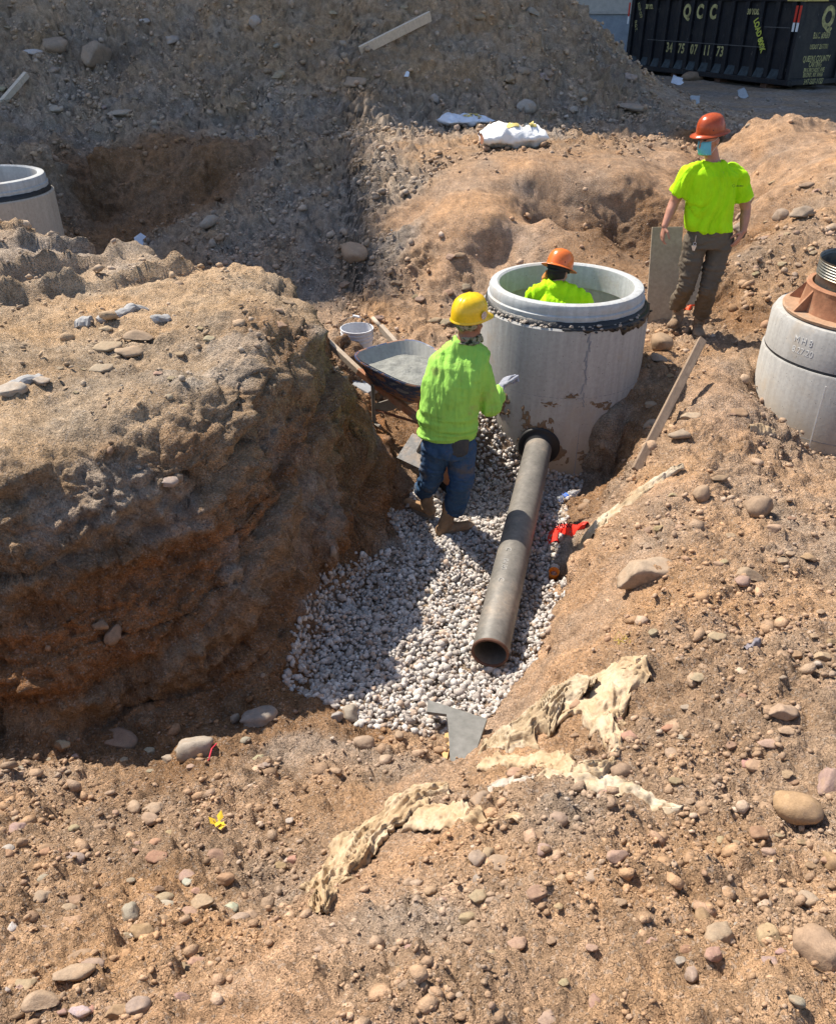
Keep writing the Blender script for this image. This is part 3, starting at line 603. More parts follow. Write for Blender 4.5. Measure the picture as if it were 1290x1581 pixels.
for a in [
 (1226, 1235, 74, ORG, 'smooth round orange-brown cobble, the largest at the right of the foreground', 64, True),
 (1275, 1195, 50, (.36,.25,.25), 'rough purple-pink stone cut by the right edge, just above the round cobble', 80),
 (1281, 1322, 34, ORG, 'tan stone half out of frame below the round cobble', 46),
 (1262, 1455, 76, (.42,.29,.20), 'large flat brown rock at the right edge near the bottom', 84),
 (992, 874, 88, (.46,.37,.28), 'wide grey-tan angular rock on the bank right of the pipe', 62),
 (1170, 776, 44, (.34,.25,.18), 'brown boulder half buried below the right concrete chamber', 46),
 (1156, 884, 44, (.38,.29,.2), 'brown lump of stone in the middle of the right bank', 34),
 (1082, 757, 30, (.40,.29,.2), 'upright brown stone at the top of the ridge by the long cream cloth', 38),
 (957, 1185, 34, (.32,.23,.17), 'dark round brown stone beside the end of the crumpled cloth', 34, True),
 (970, 1133, 34, (.46,.25,.2), 'red and grey streaked stone right of the crumpled cloth', 26),
 (898, 1062, 36, (.5,.48,.45), 'flat pale grey stone above the crumpled cloth', 18),
 (893, 1082, 34, (.44,.27,.18), 'reddish brown stone under the flat pale grey stone', 26),
 (1032, 1121, 26, (.46,.22,.15), 'small red stone right of the crumpled cloth', 18),
 (1053, 1137, 24, (.38,.38,.33), 'small grey-green stone next to the small red one', 16),
 (1207, 1094, 42, (.45,.33,.25), 'pinkish tan stone at the upper right of the foreground', 32),
 (1186, 1144, 34, (.46,.32,.27), 'pinkish stone below and left of the upper right one', 26),
 (952, 1314, 34, (.42,.28,.24), 'pink angular stone below the pointed cloth tip', 36),
 (918, 1349, 46, (.44,.35,.28), 'flat light brown stone left of the pink angular stone', 26),
 (866, 1358, 26, (.46,.36,.24), 'yellowish wedge-shaped stone left of the flat light brown one', 24),
 (1110, 1437, 50, (.45,.36,.26), 'half-buried pale tan stone in the lower right foreground', 44),
 (1184, 1437, 40, (.5,.38,.22), 'yellow-tan oval stone at the lower right', 40),
 (1138, 1428, 16, (.42,.44,.42), 'small grey-green slab between two tan stones', 22),
 (1101, 1470, 30, (.5,.29,.25), 'bright pink stone under the half-buried pale one', 28),
 (1065, 1499, 30, (.42,.33,.29), 'mauve stone near the bottom centre right', 26),
 (1245, 1384, 34, (.44,.36,.28), 'pale stone on top of the right edge clods', 28),
 (1227, 1546, 24, (.32,.31,.25), 'greenish dark stone near the bottom right corner', 24),
 (820, 1305, 26, (.42,.35,.29), 'small grey stone alone right of the lower cloth', 18),
 (742, 1233, 40, (.36,.28,.22), 'brown stone wedged between the two cloth pieces', 40),
 (735, 1320, 34, (.36,.3,.26), 'grey-brown stone below the lower cloth', 32),
 (772, 1330, 44, (.38,.29,.22), 'flat brown stone next to the clod group below the lower cloth', 28),
 (736, 1356, 26, (.42,.39,.36), 'pale grey stone below the clod group', 26),
 (208, 1243, 28, (.5,.38,.28), 'smooth pale pink stone at the edge of the shade on the left slope', 24, True),
 (233, 1262, 30, (.46,.34,.26), 'pale rounded stone just below the smooth pink one', 26, True),
 (74, 1313, 26, (.40,.22,.14), 'red-brown stone on the far left of the slope', 22),
 (347, 1353, 28, (.42,.25,.15), 'red-brown stone alone in the middle of the left slope', 22),
 (118, 1497, 60, (.44,.34,.25), 'pale-topped tan rock near the lower left corner', 36),
 (126, 1470, 34, (.36,.25,.17), 'brown rock sitting just above the pale-topped tan rock', 26),
 (66, 1538, 54, (.48,.36,.26), 'square light tan rock in the bottom left corner', 44),
 (290, 1410, 34, (.44,.28,.22), 'pink flat stone in the row across the left slope', 26),
 (384, 1412, 30, (.40,.29,.22), 'brown stone at the right end of the stone row', 22),
 (19, 1430, 18, (.7,.7,.72), 'small bright white stone on the left edge of the slope', 16),
 (203, 1405, 34, (.38,.38,.32), 'grey cracked stone in the centre of the lower left slope', 30),
 (302, 1148, 54, (.42,.40,.36), 'large grey rock with a bluish side at the foot of the cut block', 44),
 (186, 1138, 50, (.36,.24,.18), 'long reddish rock in the shade left of the large grey rock', 24),
 (396, 1106, 58, (.26,.28,.29), 'flat dark slate slab in the shade near the gravel', 20),
 (363, 1108, 16, (.4,.37,.32), 'small stone propped against the slate slab', 18),
 (519, 1102, 20, (.36,.38,.40), 'narrow upright grey slab at the near edge of the gravel', 34),
 (541, 1097, 32, (.36,.35,.31), 'grey-brown slab lying beside the narrow upright slab', 28),
 (563, 1142, 34, (.40,.31,.24), 'round tan stone at the near edge of the gravel', 28, True),
 (616, 1136, 20, (.44,.33,.24), 'small tan stone at the near edge of the gravel', 18, True),
 (672, 912, 22, (.42,.35,.24), 'flat yellowish stone lying alone in the gravel', 14),
 (632, 875, 14, (.44,.34,.2), 'small yellow-brown stone in the gravel behind the boots', 10),
 (547, 384, 54, (.48,.36,.26), 'big rounded tan boulder behind the white bucket', 40, True),
 (324, 343, 34, (.40,.39,.35), 'square grey block with a wet pale face in the back trench', 28),
 (150, 77, 56, (.33,.29,.25), 'big grey-brown boulder on the left of the spoil heap', 52),
 (90, 70, 38, (.32,.28,.24), 'brown boulder left of the big grey-brown one on the heap', 34),
 (395, 33, 20, (.5,.48,.46), 'pale grey stone high on the spoil heap', 24),
 (265, 63, 24, (.42,.42,.42), 'grey stone on the heap right of the big boulder', 20),
 (52, 80, 30, (.62,.66,.7), 'bluish white flat fragment on the dark left side of the heap', 12),
 (225, 38, 16, (.6,.62,.62), 'small pale fragment near the top of the heap', 12),
 (186, 175, 36, (.42,.4,.36), 'flat grey stone at the foot of the heap', 14),
 (86, 172, 30, (.42,.42,.38), 'pale flat stone at the left foot of the heap', 14),
 (812, 168, 30, (.40,.42,.42), 'blue-grey angular stone at the foot of the heap above the white bag', 22),
 (672, 150, 18, (.40,.42,.44), 'grey block at the middle foot of the heap', 22),
 (888, 168, 22, (.42,.42,.4), 'square grey block at the foot of the heap', 14),
 (900, 160, 12, (.5,.48,.44), 'small upright pale stone beside the square grey block', 14),
 (975, 162, 46, (.30,.29,.27), 'large dark stone with a bluish end at the right foot of the heap', 22),
 (1068, 117, 32, (.2,.17,.14), 'dark brown boulder in front of the black dumpster', 20),
 (545, 128, 40, (.36,.30,.24), 'long flat stone half way up the heap', 12),
 (1020, 523, 46, (.38,.27,.18), 'big rounded brown boulder under the standing worker boot', 42, True),
 (1016, 549, 26, (.36,.33,.29), 'square broken grey stone below the big brown boulder', 26),
 (1142, 352, 26, (.34,.29,.24), 'grey-brown clod on the slope above the right chamber', 22),
 (1235, 325, 36, (.33,.28,.23), 'large rough grey clod at the upper right slope', 26),
 (1205, 330, 26, (.34,.28,.23), 'rough clod directly left of the large grey one', 22),
 (1284, 349, 22, (.5,.38,.28), 'smooth pinkish stone at the right edge above the steel chimney', 14, True),
 (1154, 193, 10, (.44,.38,.29), 'small pale stone near the peak of the sandy mound', 8, True),
 (158, 566, 36, (.44,.38,.28), 'pale stone on the sunlit block above its cut face', 20),
 (168, 532, 44, (.46,.37,.25), 'flat cracked slab of crust on the sunlit block', 20),
 (200, 540, 42, (.40,.31,.22), 'lumpy brown clod right of the cracked slab', 24),
 (215, 515, 46, (.36,.27,.19), 'large brown clod on the sunlit block', 24),
 (20, 600, 40, (.50,.47,.42), 'pale broken lump at the left edge of the sunlit block', 14),
 (62, 585, 30, (.48,.45,.4), 'pale broken slab near the left edge of the block', 14),
 (372, 537, 12, (.5,.45,.38), 'small pale oval stone stuck in the rim of the block', 18, True),
 (1002, 625, 20, (.45,.36,.26), 'tan stone on the ridge beside the leaning plank', 12),
 (1062, 642, 34, (.46,.38,.28), 'flat pale stone on the ridge right of the plank', 12),
 (1050, 668, 36, (.34,.29,.23), 'dark flat stone on the ridge right of the plank', 20),
 (238, 772, 0, TAN, None),
 (262, 747, 26, (.5,.42,.38), 'pale flake sticking out of the cut face of the block', 14),
 (158, 962, 28, (.26,.18,.12), 'brown angular clod resting on the lower ledge of the block', 26),
 (175, 975, 32, (.28,.19,.13), 'second brown clod on the lower ledge, right of the angular one', 34),
 (930, 690, 26, (.24,.17,.12), 'brown stone in the dark pit beside the round chamber', 22),
 (838, 778, 0, TAN, None),
 (866, 792, 26, (.40,.33,.26), 'flat tan stone under the clear plastic bottle', 14),
 (905, 775, 14, (.46,.34,.24), 'small round tan stone above the near end of the long cream cloth', 16, True),
]:
    px, py, wp, c, lab = a[:5]
    if not lab: continue
    stone(px, py, wp, c, lab, a[5] if len(a) > 5 else None, rnd=(len(a) > 6))
# many loose stones, each told apart by look and by what it lies next to
LM = [(1226,1235,'round orange cobble'),(1262,1455,'large flat brown rock'),(957,1185,'dark round stone'),(970,1133,'red and grey streaked stone'),(992,872,'wide angular rock'),(1170,776,'half-buried brown boulder'),
 (1050,1257,'pointed cloth tip'),(560,1310,'long torn cloth'),(800,1272,'twisted cloth strip'),(820,1120,'crumpled cloth heap'),(975,1045,'cloth flap'),(960,775,'ridge cloth strip'),(1110,1437,'half-buried pale stone'),(1101,1470,'bright pink stone'),
 (952,1314,'pink angular stone'),(918,1349,'flat light brown stone'),(118,1497,'pale-topped rock'),(66,1538,'square light tan rock'),(333,1276,'yellow leaf'),(208,1243,'smooth pale pink stone'),(347,1353,'lone red-brown stone'),(203,1405,'grey cracked stone'),
 (19,1430,'bright white stone'),(302,1148,'large grey rock'),(396,1106,'slate slab'),(186,1138,'long reddish rock'),(150,77,'big heap boulder'),(608,66,'wooden batten'),(718,192,'blue-white cement bag'),(790,220,'torn cement bag'),(812,168,'blue-grey angular stone'),
 (975,162,'dark stone at the heap foot'),(395,33,'pale grey stone on the heap'),(52,80,'bluish white fragment'),(547,384,'big rounded boulder'),(554,520,'white bucket'),(324,343,'square grey block'),(740,480,'yellow hard hat'),(1235,325,'large rough grey clod'),(1265,420,'steel chimney'),
 (1284,349,'smooth pinkish stone'),(1150,370,'standing man hand'),(190,487,'broken concrete strip'),(158,566,'pale stone on the block'),(20,600,'pale broken lump'),(300,430,'far edge of the block'),(1035,640,'leaning plank'),(1207,1094,'pinkish tan stone'),(700,1140,'broken grey board'),(290,1410,'pink flat stone'),
 (1240,690,'foot of the right chamber'),(742,1233,'wedged brown stone'),(1175,668,'small cloth scrap'),(1162,1000,'grey plastic scrap')]
USED = set()
def cname(c):
    r, g, b = c; L_ = sum(c) / 3; sat = r / b
    if sat < 1.22: return 'pale grey' if L_ > .42 else ('grey' if L_ > .3 else 'dark grey')
    if sat < 1.55: return 'pale' if L_ > .42 else ('grey-brown' if L_ < .32 else 'dull tan')
    if r / g > 1.5: return 'reddish' if L_ > .27 else 'dark reddish'
    return 'tan' if L_ > .31 else ('brown' if L_ > .22 else 'dark brown')
def patch(n_, x0, y0, x1, y1, lo, hi, word, group, cols, ok=None):
    k = 0; tries = 0
    while k < n_ and tries < n_ * 40:
        tries += 1; px = random.uniform(x0, x1); py = random.uniform(y0, y1)
        if ok and not ok(px, py): continue
        wp = min(lo * random.paretovariate(2.0), hi); c = tuple(q * random.uniform(.85, 1.15) for q in random.choice(cols)); rn = random.random() < .06
        lx, ly, ln = min(LM, key=lambda q: (q[0] - px) ** 2 + (q[1] - py) ** 2); dx, dy = px - lx, py - ly; ds = math.hypot(dx, dy)
        if ds < 26: continue
        a = math.degrees(math.atan2(-dy, dx)) % 360; dr = ['right of', 'above and right of', 'above', 'above and left of', 'left of', 'below and left of', 'below', 'below and right of'][int((a + 22.5) // 45) % 8]
        near = 'just' if ds < 60 else ('somewhat' if ds < 120 else 'well'); sz = 'small' if wp < lo * 1.35 else ('medium' if wp < lo * 1.9 else 'larger')
        lab = '%s %s %s %s %s the %s' % (sz, cname(c), ('rounded ' if rn else '') + word, near, dr, ln)
        if lab in USED or len(lab.split()) > 16: continue
        USED.add(lab); stone(px, py, wp, c, lab, None, group=group, sink=.4, rnd=rn, name='clod' if word == 'clod' else 'stone', cat='clod' if word == 'clod' else 'stone'); k += 1
bank = lambda px, py: py > 1450 - (px - 480) * .82 - 0 and (px > 620 or py > 1480 - (px - 480) * .3)
patch(66, 0, 1240, 480, 1570, 15, 36, 'stone', 'loose stones on the lower left slope', [TAN, PNK, (.4,.32,.26), BRN, PAL_], lambda px, py: px + (py - 1240) * .75 < 520)
patch(66, 620, 1080, 1290, 1575, 15, 32, 'stone', 'loose stones on the right foreground', [TAN, PNK, (.42,.34,.28), BRN], bank)
patch(32, 960, 560, 1290, 1080, 12, 26, 'stone', 'loose stones on the right ridge', [TAN, BRN, (.4,.3,.22)], lambda px, py: px > 1010 + (py - 560) * -.05 and not (px > 1180 and py < 700))
patch(38, 0, 5, 980, 175, 10, 24, 'stone', 'loose stones on the spoil heap', [(.3,.27,.24), (.35,.33,.3), (.28,.23,.18)], lambda px, py: py > 60 or px < 850)
patch(20, 430, 380, 730, 500, 10, 22, 'clod', 'clods behind the wheelbarrow', [(.3,.22,.15), (.34,.27,.2), (.26,.2,.15)])
patch(20, 1140, 280, 1290, 430, 9, 22, 'clod', 'clods above the right chamber', [(.36,.28,.2), (.34,.25,.18)])
patch(18, 60, 480, 330, 640, 10, 24, 'clod', 'clods on the sunlit block', [(.43,.33,.22), (.46,.36,.25)])
patch(18, 0, 1140, 440, 1200, 10, 24, 'stone', 'stones at the foot of the block', [(.36,.31,.26), (.4,.36,.31)])
# ------------------------------------------------------------------ concrete and hardware
def m_concrete(name, c=(.44, .43, .41), stain=(.37, .29, .2), lo=0.0, hi=.7, white=0.0):
    k = NT(name, .86, .25)
    st = k.mapping((7, 7, .5)); n1 = k.noise(3.2, 5, .6, st); n2 = k.noise(5, 6, .65); n3 = k.noise(38, 4, .6)
    b = k.mix(1.0, c, k.ramp(n1, [(.32, .88), (.68, 1.1)]), 'MULTIPLY')
    b = k.mix(1.0, b, k.ramp(n3, [(.3, .9), (.7, 1.08)]), 'MULTIPLY')
    sep = k.n('ShaderNodeSeparateXYZ'); k.L(k.tc.outputs['Object'], sep.inputs[0])
    zf = k.math('ADD', k.math('MULTIPLY', n2, .55), k.math('MULTIPLY', sep.outputs[2], -1.0))
    # mud splashed on the lower part
    lowf = k.ramp(k.math('ADD', zf, .72), [(hi - .35, 0.0), (hi + .2, .85)])
    b = k.mix(lowf, b, stain)
    b = k.mix(k.ramp(k.noise(2.4, 6, .7), [(.55, 0.0), (.66, .7)]), b, k.mix(.5, b, stain))
    # bug holes
    v = k.vor(26); hole = k.ramp(v, [(.055, 1.0), (.085, 0.0)])
    b = k.mix(hole, b, (.1, .09, .08))
    k.col(b); k.bump(k.math('SUBTRACT', k.math('ADD', k.math('MULTIPLY', n3, .25), k.math('MULTIPLY', n1, .2)), hole), .006, .8)
    return k.m
CONC = m_concrete('concrete', (.37, .36, .34)); CONC2 = m_concrete('concrete_bluish', (.42, .43, .43), hi=1.6); CONC3 = m_concrete('concrete_beige', (.42, .37, .31), (.36, .3, .22), hi=.5)
MASTIC = m_simple('black_joint_mastic', (.012, .012, .013), .45, .5, bump=.006)
RUBBER = m_simple('black_rubber', (.014, .014, .015), .55, .4)
MUD = m_simple('dried_mud', (.20, .135, .085), .95, .1, bump=.01)
SEAM = m_simple('seam_mortar', (.24, .25, .27), .9, .2)
MORT = m_simple('mortar_crumbs', (.36, .31, .26), .95, .1)
def m_rust(name, c1, c2, c3, rough=.75, metal=0.0, sc=6):
    k = NT(name, rough, .35); n = k.noise(sc, 6, .7); n2 = k.noise(sc * 6, 4, .7)
    b = k.ramp(n, [(.3, c1), (.5, c2), (.68, c3)]); b = k.mix(1.0, b, k.ramp(n2, [(.3, .8), (.7, 1.15)]), 'MULTIPLY')
    k.col(b); k.bump(n2, .003, .6); k.b.inputs['Metallic'].default_value = metal
    return k.m
def ring_pts(c, r, z, n=96, a0=0, a1=2 * math.pi, jr=0, jz=0):
    return [Vector((c[0] + (r + random.uniform(-jr, jr)) * math.cos(a0 + (a1 - a0) * i / n), c[1] + (r + random.uniform(-jr, jr)) * math.sin(a0 + (a1 - a0) * i / n), z + random.uniform(-jz, jz))) for i in range(n + 1)]
def crumbs(name, pts, r, mat, parent, n=80, jit=.02):
    V = []; F = []; 
    for _ in range(n):
        p = Vector(random.choice(pts)) + Vector([random.uniform(-jit, jit) for _ in range(3)]) - wloc(parent)
        TV, TF = random.choice(TL); s = r * random.uniform(.5, 1.4); b = len(V)
        V += [(p.x + q[0] * s, p.y + q[1] * s, p.z + q[2] * s) for q in TV]; F += [tuple(int(i) + b for i in f) for f in TF]
    me = bpy.data.meshes.new(name); me.from_pydata(V, [], F); o = link(name, me, mat, parent); o['kind'] = 'stuff'; return o

def chamber(c, r, z0, z1, label, mat, riser_h=.16, th=.125, far=False, base_z=0):
    t = thing('concrete_chamber', label, 'chamber', (c[0], c[1], z0))
    n = 96
    m = MB(); m.lathe((c[0], c[1], 0), [(r - th, z0 + .05), (r, z0 + .0), (r + .004, (z0 + z1) / 2), (r, z1 - .012), (r - .012, z1), (r - th * .55, z1 + .001), (r - th * .6, z1 - .012), (r - th, z1 - .02), (r - th, z0 + .05)], n)
    body = smooth_by_angle(m.build('wall', mat, t), 35)
    fl = MB(); fl.lathe((c[0], c[1], 0), [(.001, z0 + .06), (r - th + .002, z0 + .06)], n); fl.build('floor', mat, t)
    # joint between wall and riser ring, then the ring itself
    m = MB(); m.lathe((c[0], c[1], 0), [(r - .022, z1 + .003), (r - .03, z1 + .045), (r - .07, z1 + .046)], n, jit=.004); m.build('joint_mastic', MASTIC, t, True)
    ro = r - .045; ri = r - th - .01
    m = MB(); zt = z1 + .04 + riser_h
    m.lathe((c[0], c[1], 0), [(ri, z1 - .03), (ro, z1 + .035), (ro + .003, z1 + .08), (ro - .012, z1 + .088), (ro - .008, zt - .03), (ro - .02, zt - .006), (ro - .035, zt), (ri + .02, zt + .002), (ri + .003, zt - .01), (ri, zt - .03), (ri, z1 - .03)], n, jit=0)
    smooth_by_angle(m.build('riser_ring', CONC2, t), 38)
    return t, zt
# the chamber with the worker inside
MC = (1.19, 6.66); MR = .67
mh, MZT = chamber(MC, MR, -.02, 1.25, 'open round concrete chamber with a worker inside and a pipe entering its foot', CONC, .125)
crumbs('mastic_crumbs', ring_pts(MC, MR - .02, 1.262, 90, R(180), R(330)), .014, MORT, mh, 90, .018)
crumbs('black_mastic_smears', ring_pts(MC, MR + .004, 1.235, 90, R(275), R(372)), .014, MASTIC, mh, 26, .014)
m = MB(); rows = []
for i in range(121):
    a = R(-100 + 118 * i / 120); e = min(1, (i + 6) / 50) * .034 * (.35 + 1.1 * abs(float(fbm([[i * .11, 3.3, 1]], 3)[0])) * 1.6); rows.append([Vector((MC[0] + rr4 * math.cos(a), MC[1] + rr4 * math.sin(a), zz4)) for rr4, zz4 in ((MR - .03, 1.262), (MR - .004, 1.262), (MR + .004, 1.25), (MR + .004, 1.25 - e), (MR - .001, 1.249 - e))])
m.rings(rows, False, (False, False)); m.build('mastic_smear', MASTIC, mh, True)
m = MB(); m.tube(ring_pts(MC, MR + .0005, .70, 90, R(180), R(372), 0, .004), .0035, 5); m.build('casting_line', SEAM, mh)
a0 = R(-82)
m = MB()
for k_ in range(23):
    z = .32 + k_ * .038; a = a0 + random.uniform(-.022, .022) + .02 * math.sin(k_)
    z2 = z + .046; a_ = a0 + random.uniform(-.022, .022)
    if z > .62: m.tube([(MC[0] + (MR + .001) * math.cos(a), MC[1] + (MR + .001) * math.sin(a), z), (MC[0] + (MR + .001) * math.cos(a_), MC[1] + (MR + .001) * math.sin(a_), z2)], .0055, 5)
m.tube([(MC[0] + MR * math.cos(a0), MC[1] + MR * math.sin(a0), z) for z in (.0, .3, .62, 1.23)], .0035, 5)
m.build('mould_seam', SEAM, mh)
# mud patches stuck on the wall
def wall_patch(ang, z, w_, h_, mat, parent, name='mud_patch', c=MC, r=MR, seed=0, thick=.012):
    V = []; F = []; nx, nz = 30, 24; o = wloc(parent)
    for j in range(nz + 1):
        for i in range(nx + 1):
            u = i / nx * 2 - 1; v = j / nz * 2 - 1
            f = 1 - math.sqrt(u * u + v * v) - .15 + .9 * float(fbm([[u * 2.6 + seed, v * 2.6, seed * 3.1]], 3)[0])
            rr = r + (thick * min(1, max(-.3, f * 2)) - .001)
            a = ang + u * w_ / 2 / r
            V.append((c[0] + rr * math.cos(a) - o.x, c[1] + rr * math.sin(a) - o.y, z + v * h_ / 2 - o.z))
    for j in range(nz):
        for i in range(nx): F.append((j*(nx+1)+i, j*(nx+1)+i+1, (j+1)*(nx+1)+i+1, (j+1)*(nx+1)+i))
    me = bpy.data.meshes.new(name); me.from_pydata(V, [], F); return link(name, me, mat, parent, True)
for i, (a, z, w_, h_) in enumerate([(-68, .62, .2, .1), (-66, .38, .13, .1), (-105, .42, .13, .22), (-120, .5, .1, .2), (-103, .65, .16, .06), (-150, .3, .14, .34), (-160, .22, .12, .25), (-90, .72, .12, .05), (-112, .30, .3, .3), (-95, .2, .2, .18), (-138, .55, .16, .22), (-74, .16, .18, .16)]):
    wall_patch(R(a), z, w_, h_, MUD, mh, seed=i * 5.3)
# pipe opening with rubber boot, then the pipe
pe = Vector((0.415, 3.66, .15)); ps = Vector((.985, 6.05, .27))
pdv = (ps - pe).normalized()
Mp = pdv.to_track_quat('Z', 'Y').to_matrix()
PR = .108
oc = ps - pdv * .03
m = MB(); m.lathe(oc, [(.165, .12), (.168, -.012), (.155, -.022), (.125, -.012), (.113, -.06), (.105, -.062), (.105, .1)], 40, Mp); m.build('rubber_boot', RUBBER, mh, True)
M_PIPE = None
def m_pipe():
    k = NT('dusty_grey_plastic_pipe', .55, .4); n = k.noise(3.0, 6, .7); n2 = k.noise(34, 4, .7); st = k.noise(5, 4, .6, k.mapping((9, 1, 1)))
    b = k.ramp(n, [(.3, (.10, .095, .085)), (.55, (.17, .155, .135)), (.72, (.29, .235, .18))])
    b = k.mix(1.0, b, k.ramp(n2, [(.3, .8), (.7, 1.2)]), 'MULTIPLY'); b = k.mix(k.ramp(k.vor(30), [(.05, .5), (.09, 0.0)]), b, (.42, .37, .3)); k.col(b); k.bump(n2, .002, .4); return k.m
M_PIPE = m_pipe()
pipe = thing('drain_pipe', 'dark dusty plastic drain pipe lying on the white gravel and running into the chamber', 'pipe', pe)
m = MB(); Lp = (ps - pe).length + .08
m.lathe(pe, [(PR - .011, .0), (PR - .009, -.002), (PR - .002, -.002), (PR, .002), (PR, Lp * .4), (PR, Lp * .55), (PR, Lp), (PR - .011, Lp), (PR - .011, 0)], 48, Mp); smooth_by_angle(m.build('barrel', M_PIPE, pipe), 40)
RUSTR = m_simple('reddish_dirt_rim', (.13, .07, .05), .8, .2)
m = MB(); m.lathe(pe, [(PR + .001, .012), (PR + .001, -.003), (PR - .012, -.003), (PR - .012, .01)], 48, Mp); m.build('cut_end_rim', RUSTR, pipe, True)
WHT = m_simple('white_print', (.34, .33, .31), .8, .2)

TXM = {}
def text(body, size, loc, xd, yd, mat, parent, name='lettering', sx=1.0, bold=0.0, ext=.0012, spacing=1.0, align='CENTER', roundr=None):
    cu = bpy.data.curves.new(name, 'FONT'); cu.body = body; cu.size = size; cu.align_x = align; cu.align_y = 'CENTER'; cu.extrude = ext; cu.offset = bold; cu.space_character = spacing; cu.resolution_u = 3
    o = bpy.data.objects.new('tmp', cu); COL.objects.link(o)
    dg = bpy.context.evaluated_depsgraph_get(); me = bpy.data.meshes.new_from_object(o.evaluated_get(dg)); bpy.data.objects.remove(o)
    xd = Vector(xd).normalized(); zd = xd.cross(Vector(yd)).normalized(); yd = zd.cross(xd); loc = Vector(loc); base = wloc(parent)
    for v in me.vertices:
        x, y, z = v.co.x * sx, v.co.y, v.co.z
        if roundr:   # wrap round a vertical cylinder (centre, radius, angle)
            c, r, a0_ = roundr; a = a0_ + x / r; v.co = Vector((c[0] + (r + z) * math.cos(a), c[1] + (r + z) * math.sin(a), loc.z + y)) - base
        else: v.co = loc + xd * x + yd * y + zd * z - base
    return link(name, me, mat, parent)
# faint print along the pipe crown
side = pdv.cross(Vector((0, 0, 1))).normalized(); upv = side.cross(pdv)
for k_, s_ in enumerate(('C', 'JM 90', 'C')):
    pos = pe + pdv * (.55 + k_ * .16) + upv * (PR * .985) - side * .02
    text(s_, .05, pos, -pdv, -side, WHT, pipe, 'pipe_print')

# left chamber (far, cut by the left frame edge)
LC = (-4.62, 9.35)
lmh, _ = chamber(LC, .70, .35, 1.58, 'beige round concrete chamber at the left edge behind the sunlit block', CONC3, .13)
wall_patch(R(-48), .98, .09, .2, M_BLUEGREY, lmh, 'lifting_notch', LC, .70, 3, .004)

# right chamber: two sections, cast frame and steel chimney
RC = (3.45, 6.3); RRd = .67; FC = (3.40, 6.27)
rt = thing('concrete_chamber', 'closed round concrete chamber at the right edge with a rusty orange frame on top', 'chamber', (RC[0], RC[1], .2))
m = MB(); m.lathe((RC[0], RC[1], 0), [(RRd + .01, .0), (RRd + .012, 0.960), (RRd + .004, 0.975), (RRd - .05, 0.975)], 96, caps=(False, True)); smooth_by_angle(m.build('lower_section', CONC, rt), 30)
m = MB(); m.lathe((RC[0], RC[1], 0), [(RRd - .03, 0.972), (RRd - .028, 0.995), (RRd - .003, 0.996), (RRd - .006, 1.240), (RRd - .03, 1.285), (RRd - .05, 1.292), (.3, 1.292)], 96); smooth_by_angle(m.build('top_section', CONC, rt), 30)
m = MB(); m.tube(ring_pts(RC, RRd - .012, 0.985, 96, 0, 2 * math.pi, .002, .001), .009, 6); m.build('joint_mastic', MASTIC, rt)
m = MB(); m.tube(ring_pts(RC, RRd + .0125, .45, 60, R(150), R(330), 0, .002), .002, 4); m.build('casting_line', SEAM, rt)
ORS = m_rust('rusty_orange_cast_iron', (.24, .11, .06), (.33, .155, .085), (.38, .23, .14), .85)
ORD = m_rust('orange_dust', (.34, .22, .14), (.38, .23, .14), (.34, .27, .2), .95)
m = MB(); m.lathe((FC[0], FC[1], 0), [(.37, 1.295), (.53, 1.298), (.56, 1.302), (.565, 1.322), (.55, 1.326), (.53, 1.318), (.42, 1.318)], 72, jit=.002); smooth_by_angle(m.build('frame_flange', ORD, rt), 40)
m = MB(); m.lathe((FC[0], FC[1], 0), [(.445, 1.318), (.42, 1.470), (.43, 1.500), (.42, 1.512), (.39, 1.512), (.385, 1.490), (.385, 1.320)], 72); smooth_by_angle(m.build('frame', ORS, rt), 40)
ORSD = m_rust('dark_rusty_iron', (.13, .05, .03), (.2, .085, .05), (.28, .13, .08), .85)
for a in range(-150, 210, 45):
    a = R(a + 20); u = Vector((math.cos(a), math.sin(a), 0)); v = Vector((-math.sin(a), math.cos(a), 0)) * .009; c = Vector((FC[0], FC[1], 0))
    A_ = c + u * .43 + Vector((0, 0, 1.319)); B_ = c + u * .545 + Vector((0, 0, 1.319)); C_ = c + u * .418 + Vector((0, 0, 1.480))
    m = MB(); m.add([A_ - v, B_ - v, C_ - v, A_ + v, B_ + v, C_ + v], [(0, 1, 2), (5, 4, 3), (0, 3, 4, 1), (1, 4, 5, 2), (2, 5, 3, 0)]); m.build('gusset', ORS, rt)
STL = m_rust('galvanised_steel', (.06, .06, .06), (.17, .17, .165), (.26, .20, .13), .42, .75, 9)
m = MB(); pr = [(.372, 1.500)]
for i in range(7): pr += [(.368, 1.565 + i * .02), (.378, 1.575 + i * .02)]
pr += [(.366, 1.650), (.374, 1.660), (.358, 1.660), (.356, 1.640), (.356, 1.390)]
m.lathe((FC[0], FC[1], 0), pr, 72); smooth_by_angle(m.build('steel_chimney', STL, rt), 60)
m = MB(); m.lathe((FC[0], FC[1], 0), [(.001, 1.390), (.357, 1.390)], 40); m.build('shaft_shade_disc', m_simple('shaft_shade_black', (.012, .012, .012)), rt)  # flat black disc, painted stand-in for the shade down the chimney
CHALK = m_simple('white_chalk', (.60, .60, .58), .9, .2)
for s_, z, da in (('M H 8', 1.175, 0), ('8.27.20', 1.095, .02)):
    text(s_, .07, (0, 0, z), (1, 0, 0), (0, 0, 1), CHALK, rt, 'chalk_mark', sx=.9, roundr=(RC, RRd - .0045, R(-150) + da), ext=.0015, bold=.0)
